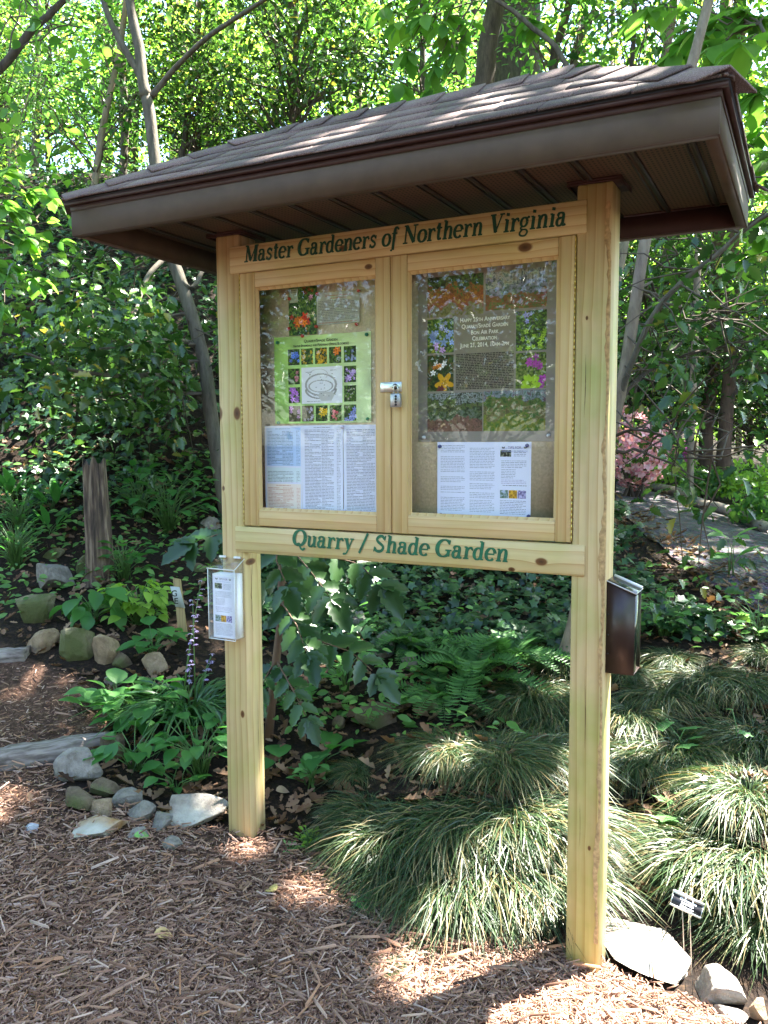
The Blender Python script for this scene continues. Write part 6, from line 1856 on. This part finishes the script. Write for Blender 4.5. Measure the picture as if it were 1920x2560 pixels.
# overhead canopy: crown clusters added on the sun's side to shade the garden
def box_clusters(n, x0, x1, y0, y1, z0, z1):
    return np.stack([rng.uniform(x0, x1, n), rng.uniform(y0, y1, n), rng.uniform(z0, z1, n)], 1)
simple_tree('tall_tree', 'dark trunked tall tree behind the roof, top centre', [(1185, 700), (1200, 400), (1212, 200), (1222, 100), (1240, 0), (1262, -250), (1280, -600)], 7.6, 28, 22, M_BARK_DARK,
            (np.vstack([box_clusters(120, -2.0, 2.6, 2.0, 6.5, 6.3, 8.6), box_clusters(90, .2, 3.4, 1.4, 5.2, 6.4, 8.0), box_clusters(60, 1.4, 3.9, 2.3, 4.6, 6.2, 7.8), box_clusters(45, 1.1, 3.2, 1.2, 3.2, 6.2, 7.4)]), 80, .62, .14, T_DIA, M_LEAF_YEL))
simple_tree('tall_tree', 'massive dim trunk behind the roof right of the dark trunk', [(1310, 700), (1300, 300), (1290, 150), (1290, 0), (1290, -300), (1300, -700)], 12, 66, 58, M_BARK_DARK,
            (box_clusters(70, -1, 7, 7, 14, 8.5, 12.5), 60, .9, .19, T_DIA, M_LEAF_YEL))
def offtree(label, x, y, r0, h, cs, per, rad, size, mat):  # tree added out of view to block the sun over the garden
    zg = float(H(x, y))
    o = thing('tall_tree', label, 'tree', (x, y, zg))
    o0 = np.array(o.location)
    q = limb(np.array([(0, 0, -.3), (.02, .03, h * .3), (-.05, .02, h * .6), (.05, -.05, h)]), r0, r0 * .6, M_BARK_DARK, o, 'trunk', 20, 12)
    mb = MB(); mb.mat(1)
    for c in cs:
        c_ = c - o0; j = np.argmin(np.linalg.norm(q - c_ + np.array([0, 0, .8]), axis=1))
        bp_ = branch_pts(q[j], c_, .06, 9, .03)
        if open_gaps(bp_ + o0, .05).all(): mb.tube(bp_, np.linspace(.03, .006, 9), 5, cap=False)
    tmpm = MB(); leaf_cloud(tmpm, cs, per, rad, size, T_DIA, .55, .4)
    mb.mat(0).add(np.concatenate(tmpm.V) - o0, [np.concatenate(tmpm.F[kk]) for kk in sorted(tmpm.F)])
    mb.obj('crown', [mat, M_TWIG], o)
offtree('tall tree added beyond the right edge, its crown shading the garden', 5.6, 3.0, .17, 8, box_clusters(210, 1.3, 6.4, .6, 8.6, 6.2, 8.6), 150, .6, .13, M_LEAF_YEL)
offtree('tall tree added beyond the left edge to shade the ivy bank', -6.5, 3.0, .18, 8, box_clusters(110, -6.5, -.9, 1.5, 6.5, 7.2, 9.4), 105, .7, .15, M_LEAF_YEL)

# slim trunks of the middle distance
mids = [
 ('slim_tree', 'pale thin trunk left of the forked tree', [(202, 860), (205, 740), (213, 608), (237, 457), (255, 330), (278, 220), (300, 120), (320, -40)], 9, 10, 7, M_BARK_TAN, [(150, 300), (220, 180), (330, 260), (80, 200), (260, 90), (180, 420)]),
 ('slim_tree', 'short pale trunk under the roof left corner', [(318, 860), (311, 720), (309, 634), (305, 500), (312, 300), (300, 60)], 10, 13, 9, M_BARK_GREY, [(300, 420), (240, 520), (360, 560), (100, 520), (430, 150)]),
 ('slim_tree', 'thin trunk between the forked tree and the roof slope', [(420, 700), (440, 480), (465, 330), (480, 200), (500, 0), (505, -150)], 9.5, 9, 6, M_BARK_DARK, [(460, 240), (540, 120), (420, 60), (560, 250), (620, 180)]),
 ('slim_tree', 'leaning dark trunk above the middle of the roof', [(1360, 500), (1385, 150), (1400, 90), (1425, 0), (1470, -200)], 8, 13, 9, M_BARK_DARK, [(1330, 90), (1420, -30), (1270, 30), (1480, 60)]),
 ('slim_tree', 'thin grey trunk leaning right above the roof', [(1400, 500), (1435, 150), (1470, 60), (1500, 0), (1580, -160)], 9, 11, 8, M_BARK_GREY, [(1500, 100), (1560, 0), (1440, 20)]),
 ('slim_tree', 'straight dark stem above the right end of the roof', [(1490, 1000), (1545, 500), (1580, 150), (1585, 60), (1588, 0), (1590, -200)], 6.5, 7, 5, M_BARK_DARK, [(1600, 60), (1540, 30), (1640, 20)]),
 ('slim_tree', 'tan trunk above the right roof corner', [(1470, 1050), (1585, 500), (1662, 140), (1680, 50), (1684, 0), (1700, -200)], 7, 12, 9, M_BARK_TAN, [(1700, 80), (1640, 40), (1760, 30), (1840, 180)]),
 ('slim_tree', 'short tan trunk between the leaning stems top right', [(1735, 900), (1760, 300), (1772, 140), (1776, 80), (1778, -100)], 8, 9, 7, M_BARK_TAN, [(1800, 100), (1840, 60), (1880, 240), (1740, 200)]),
 ('pine_tree', 'red barked pine trunk beyond the path, the left of two', [(1762, 1250), (1764, 1150), (1768, 1030), (1785, 900), (1800, 500), (1815, 0)], 9.5, 19, 15, M_BARK_PINE, [(1780, 820), (1700, 760), (1850, 700), (1790, 600)]),
 ('pine_tree', 'red barked pine trunk beyond the path, the right of two', [(1806, 1245), (1808, 1160), (1815, 1050), (1825, 900), (1835, 500), (1850, 0)], 9.0, 19, 15, M_BARK_PINE, [(1840, 860), (1900, 760), (1880, 620), (1930, 900)]),
 ('slim_tree', 'dim trunk seen through the leaves right of the leaning tree', [(1640, 1100), (1650, 900), (1665, 760), (1690, 620), (1700, 300)], 11, 24, 20, M_BARK_DARK, [(1650, 700), (1720, 620), (1620, 860)]),
 ('slim_tree', 'distant trunk below the roof between tree and left edge', [(75, 900), (80, 640), (88, 400), (92, 200), (95, -100)], 13, 12, 9, M_BARK_GREY, [(60, 350), (120, 240), (20, 480), (100, 100)]),
]
for nm, lab, pts, t, r0, r1, bark, cp in mids:
    c = pxc(cp, t, .5, 3)
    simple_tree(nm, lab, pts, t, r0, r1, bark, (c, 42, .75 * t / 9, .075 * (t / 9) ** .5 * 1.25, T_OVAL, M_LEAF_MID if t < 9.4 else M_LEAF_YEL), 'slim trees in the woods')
# dark bough crossing the top left corner
simple_tree('leaning_tree', 'dark curved bough crossing the top left corner', [(-420, 900), (-250, 480), (-100, 260), (0, 172), (45, 120), (81, 72), (120, 40), (165, -5), (260, -90)], 5.2, 14, 7, M_BARK_DARK,
            (pxc([(-60, 330), (60, 330, .5), (20, 480, .2), (-40, 600), (90, 560, .6), (150, 60, .4), (60, 20, .3), (40, 700, .6)], 5.0, .3, 2), 22, .45, .085, T_WIDE, M_LEAF_BIG))
# big-leaved sapling sprays near the roof
def spray(label, base_px, t, ends, size, per, mat=M_LEAF_BIG, tm=T_HICK, r0=9):
    P = trunk_path(base_px, t); b_ = P[0]; zg = float(H(b_[0], b_[1]))
    o = thing('sapling', label, 'sapling', (b_[0], b_[1], zg)); o0 = np.array(o.location)
    k = t / FPX
    q = limb(np.vstack([[b_[0], b_[1], zg - .1], P]) - o0, r0 * k, 4 * k, M_BARK_GREY, o, 'trunk', 20, 8)
    mb = MB()
    for px, py, dt in ends:
        c = at_d(px, py, t + dt) - o0
        j = np.argmin(np.linalg.norm(q - c, axis=1))
        bp_ = branch_pts(q[j], c, .06, 8, .03)
        mb.mat(1).tube(bp_, np.linspace(.007, .0025, 8), 5, cap=False)
        T = bp_[-1] - bp_[-2]; T /= np.linalg.norm(T)
        m_ = per
        an = np.arange(m_) * 2 * math.pi / m_ + rng.random()
        d = np.stack([np.cos(an), np.sin(an), np.full(m_, -.45)], 1) + T * .35 + rng.normal(0, .15, (m_, 3))
        mb.mat(0).leaves(np.repeat(bp_[-1][None], m_, 0) + rng.normal(0, .01, (m_, 3)), d, np.array([0, 0, 1.0]) + runit(m_) * .25, rng.uniform(.75, 1.15, m_) * size, tm)
        for i_ in (4, 5, 6):
            d = runit(2, -.6, 0.1); mb.leaves(np.repeat(bp_[i_][None], 2, 0), d, np.array([0, 0, 1.0]) + runit(2) * .3, rng.uniform(.6, .95, 2) * size, tm)
    mb.obj('foliage', [mat, M_TWIG], o, smooth=True)
spray('large leaved sapling hanging over the top right corner', [(2080, 1500), (2040, 900), (2000, 500), (1960, 200), (1900, 60)], 4.3, [(1850, 110, -.2), (1900, 230, 0), (1905, 400, .1), (1880, 330, .3), (1790, 120, .2), (1730, 70, .3), (1910, 40, .1), (1690, 130, .5), (1880, 640, .3), (1905, 720, .1), (1830, 30, .2), (1620, 20, .7), (1890, 560, .2)], .20, 6)
spray('sapling with hanging toothed leaves above the middle of the roof', [(1500, 700), (1430, 200), (1320, 60), (1240, 0), (1150, -60)], 5.6, [(1110, 60, 0), (1090, 160, .1), (1060, 40, .1), (1140, 130, .1), (1000, 60, .2), (1020, 130, .2), (1480, 160, .1), (960, 20, .2), (1340, 60, .2), (1080, 220, .3), (1000, 210, .4)], .17, 6)
spray('sapling with light green leaves at the left edge below the bough', [(-300, 1100), (-150, 700), (-60, 520)], 4.8, [(30, 520, 0), (60, 600, .1), (20, 680, .1), (110, 480, .2), (90, 700, .2), (10, 430, .1), (-20, 760, .1)], .13, 6, M_LEAF_BIG, T_WIDE)

# understory trees filling the woods: three kinds, copied
def under_mesh(seed, h, rx, mat, size, ncl, per):
    o = thing('understory_tree', 'leafy understory tree in the woods round the garden', 'tree', (0, 0, 0), 0, 'understory trees in the woods')
    q = limb(np.array([(0, 0, -.4), (.05, .02, h * .3), (-.06, .08, h * .62), (.05, 0, h * .95)]), .065, .02, M_BARK_TAN if seed % 2 else M_BARK_DARK, o, 'trunk', 16, 8)
    v = runit(ncl) * (rng.random(ncl) ** .4)[:, None]
    cs = v * np.array([rx, rx, h * .42]) + np.array([0, 0, h * .56])
    mb = MB(); mb.mat(1)
    for c in cs:
        j = np.argmin(np.linalg.norm(q - c + np.array([0, 0, .6]), axis=1))
        mb.tube(branch_pts(q[j], c, .06, 6, .04), np.linspace(.02, .005, 6), 4, cap=False)
    leaf_cloud(mb, cs, per, .62, size, T_DIA, .5, .35, 0, gaps=False)
    mb.obj('crown', [mat, M_TWIG], o)
    return o
UT = [under_mesh(0, 6.0, 1.9, M_LEAF_MID, .115, 70, 56), under_mesh(1, 7.5, 2.1, M_LEAF_YEL, .12, 80, 52), under_mesh(2, 4.0, 1.7, M_LEAF_DARK, .10, 75, 80)]
US = [(1050, 13, 0, 1), (-250, 10, 0, .8), (700, 15, 1, 1.0), (330, 16, 0, 1.0), (150, 14, 0, .8), (900, 16, 1, 1.1), (1500, 12, 0, 1), (1720, 13, 1, .9), (1980, 11, 0, 1), (2150, 9, 1, .9),
      (60, 18, 1, .95), (480, 20, 1, 1.0), (800, 21, 1, 1.2), (1120, 20, 0, 1.2), (1430, 19, 1, 1.2), (1640, 17, 0, 1.1), (1850, 18, 1, 1.1), (520, 10, 2, .6), (-20, 11, 2, .6), (740, 9.5, 2, .8),
      (1600, 10, 2, .8), (1880, 12.5, 2, .7), (1950, 9.5, 2, .85), (1690, 15, 2, 1.0), (1560, 14, 2, 1), (2050, 14, 2, 1)]
used = [0, 0, 0]
def put_under(x, y, k, sc):
    o = UT[k] if not used[k] else copy_tree(UT[k])
    used[k] = 1
    o.location = (x, y, float(H(x, y))); o.rotation_euler = (0, 0, rng.uniform(0, 6.28)); o.scale = (sc, sc, sc * rng.uniform(.9, 1.15))
for px, t, k, sc in US:
    P = at_d(px, 1100, t); put_under(P[0], P[1], k, sc)
# more of them behind the viewer, seen in the panes
for x, y, k, sc in ((-3.5, -9, 1, 1), (-.5, -10.5, 0, 1.1), (2.2, -9.5, 1, 1), (5, -9, 0, 1.1), (-6, -6.5, 0, 1), (7.5, -5.5, 1, 1), (8, -1.5, 0, 1.1), (-8, -2.5, 1, 1), (.8, -8, 2, 1.2), (-2, -7.5, 2, 1.2), (3.6, -8, 2, 1.3), (-4.6, -8, 2, 1.3), (6, -7, 2, 1.3)):
    put_under(x, y, k, sc)

# far woods: one mass
def far_wood():
    n = 900
    az = rng.uniform(R(-75), R(85), n); rad = rng.uniform(22, 46, n)
    f = np.array([-math.sin(_y), math.cos(_y)]); r_ = np.array([math.cos(_y), math.sin(_y)])
    x = CAM[0] + rad * (np.cos(az) * f[0] + np.sin(az) * r_[0]); y = CAM[1] + rad * (np.cos(az) * f[1] + np.sin(az) * r_[1])
    top = 13 * (rad / 40) + 3
    z = H(x, y) + top * rng.random(n) ** 1.6
    mb = MB(); leaf_cloud(mb, np.stack([x, y, z], 1), 34, 1.9, .38, T_DIA, .55, .3, 0, gaps=False, tilt=1.0)
    tag(mb.obj('far_woods', M_LEAF_YEL), 'sunlit far woods seen between the nearer trees', 'woods', kind='stuff')
    k = 70
    mb = MB()
    az = rng.uniform(R(-60), R(60), k); rad = rng.uniform(18, 40, k)
    for a, r1 in zip(az, rad):
        xx = CAM[0] + r1 * (math.cos(a) * f[0] + math.sin(a) * r_[0]); yy = CAM[1] + r1 * (math.cos(a) * f[1] + math.sin(a) * r_[1])
        zz = float(H(xx, yy)); ln = rng.normal(0, .8, 2)
        mb.tube([(xx, yy, zz - .5), (xx + ln[0] * .5, yy + ln[1] * .5, zz + 7), (xx + ln[0], yy + ln[1], zz + 16)], [rng.uniform(.12, .3), .14, .08], 7)
    tag(mb.obj('far_woods', M_BARK_DARK), 'distant trunks deep in the far woods', 'woods', kind='stuff')
far_wood()

# azaleas in flower beyond the path
M_PINK = leafmat('pink_petals', [(.62, .22, .30), (.75, .34, .42), (.82, .50, .56), (.85, .62, .66)], .4, .5, .3, .9)
def azalea(px, py, t, rx, rz, mat, label, n, fs):
    c = at_d(px, py, t); zg = float(H(c[0], c[1]))
    o = thing('azalea_bush', label, 'azalea', (c[0], c[1], zg))
    o0 = np.array(o.location)
    cz = c[2] - zg
    ms = MB()
    for k in range(9):
        a = k * .7; ms.tube([(rng.normal(0, .05), rng.normal(0, .05), -.1), (rx * .4 * math.cos(a), rx * .4 * math.sin(a), cz * .6), (rx * .8 * math.cos(a), rx * .8 * math.sin(a), cz + rz * .4 * math.sin(3 * a))], [.02, .012, .005], 5)
    ms.obj('stems', M_TWIG, o)
    v = runit(n); s = rng.uniform(.8, 1.02, n)
    lump = 1 + .15 * np.sin(v[:, 0] * 7 + 1) * np.sin(v[:, 2] * 6 + v[:, 1] * 5)
    P = v * (s * lump)[:, None] * np.array([rx, rx, rz]) + np.array([0, 0, cz])
    mf = MB()
    for k in range(5):
        an = k * 1.2566
        tang = np.cross(v, np.array([.3, .2, .93])); tang /= np.linalg.norm(tang, axis=1)[:, None]
        bit = np.cross(v, tang)
        mf.leaves(P, tang * math.cos(an) + bit * math.sin(an) + v * .5, v, fs * rng.uniform(.8, 1.2, n), T_DIA, 1.3)
    mf.obj('blossom', mat, o)
    m2 = int(n * .9); w2 = runit(m2)
    ml = MB(); ml.leaves(w2 * (rng.uniform(.5, .96, m2))[:, None] * np.array([rx, rx, rz]) + np.array([0, 0, cz]), runit(m2), w2, .05, T_DIA)
    ml.obj('foliage', M_LEAF_MID, o)
azalea(1590, 1120, 7.6, .30, .36, M_PINK, 'pink azalea in full flower right of the post beyond the path', 430, .042)
azalea(1655, 1105, 10.5, .22, .2, M_PINK, 'small pink azalea farther back beside the larger one', 220, .045)
azalea(1704, 1130, 12.5, .14, .15, leafmat('magenta_petals', [(.45, .10, .42), (.6, .2, .6)], .4, .5, .3, .9), 'distant magenta azalea between the pink ones and the pines', 110, .05)
azalea(1833, 1205, 9.6, .09, .09, leafmat('red_petals', [(.65, .04, .03), (.8, .12, .08)], .4, .5, .3, .9), 'small red azalea beside the right pine trunk', 80, .05)
def shrub_low(px, py, t, r_, mat, label):
    c = at_d(px, py, t); zg = float(H(c[0], c[1])); o = thing('low_shrub', label, 'shrub', (c[0], c[1], zg), 0, 'low shrubs beyond the path')
    ms = MB()
    for k in range(7):
        a = k * .9; ms.tube([(0, 0, -.05), (r_ * .5 * math.cos(a), r_ * .5 * math.sin(a), r_ * .7)], [.012, .004], 5)
    ms.obj('stems', M_TWIG, o)
    n = 420; v = runit(n, -.2, 1)
    mb = MB(); mb.leaves(v * rng.uniform(.5, 1, n)[:, None] * np.array([r_, r_, r_ * .8]) + np.array([0, 0, r_ * .35]), runit(n), v + runit(n) * .5, .07, T_OVAL)
    mb.obj('foliage', mat, o)
shrub_low(1680, 1200, 8.6, .35, M_LIME, 'sunlit lime shrub at the far side of the path near the azalea')
shrub_low(1770, 1235, 8.2, .3, M_LEAF_MID, 'green shrub at the foot of the left pine trunk')
shrub_low(1880, 1225, 8.0, .35, M_LIME, 'yellow green shrub right of the pines at the edge')
shrub_low(1920, 1290, 6.5, .3, M_LEAF_MID, 'dark green shrub by the path at the right edge')
shrub_low(1600, 1240, 9.0, .3, M_LEAF_MID, 'green shrub below the large pink azalea')
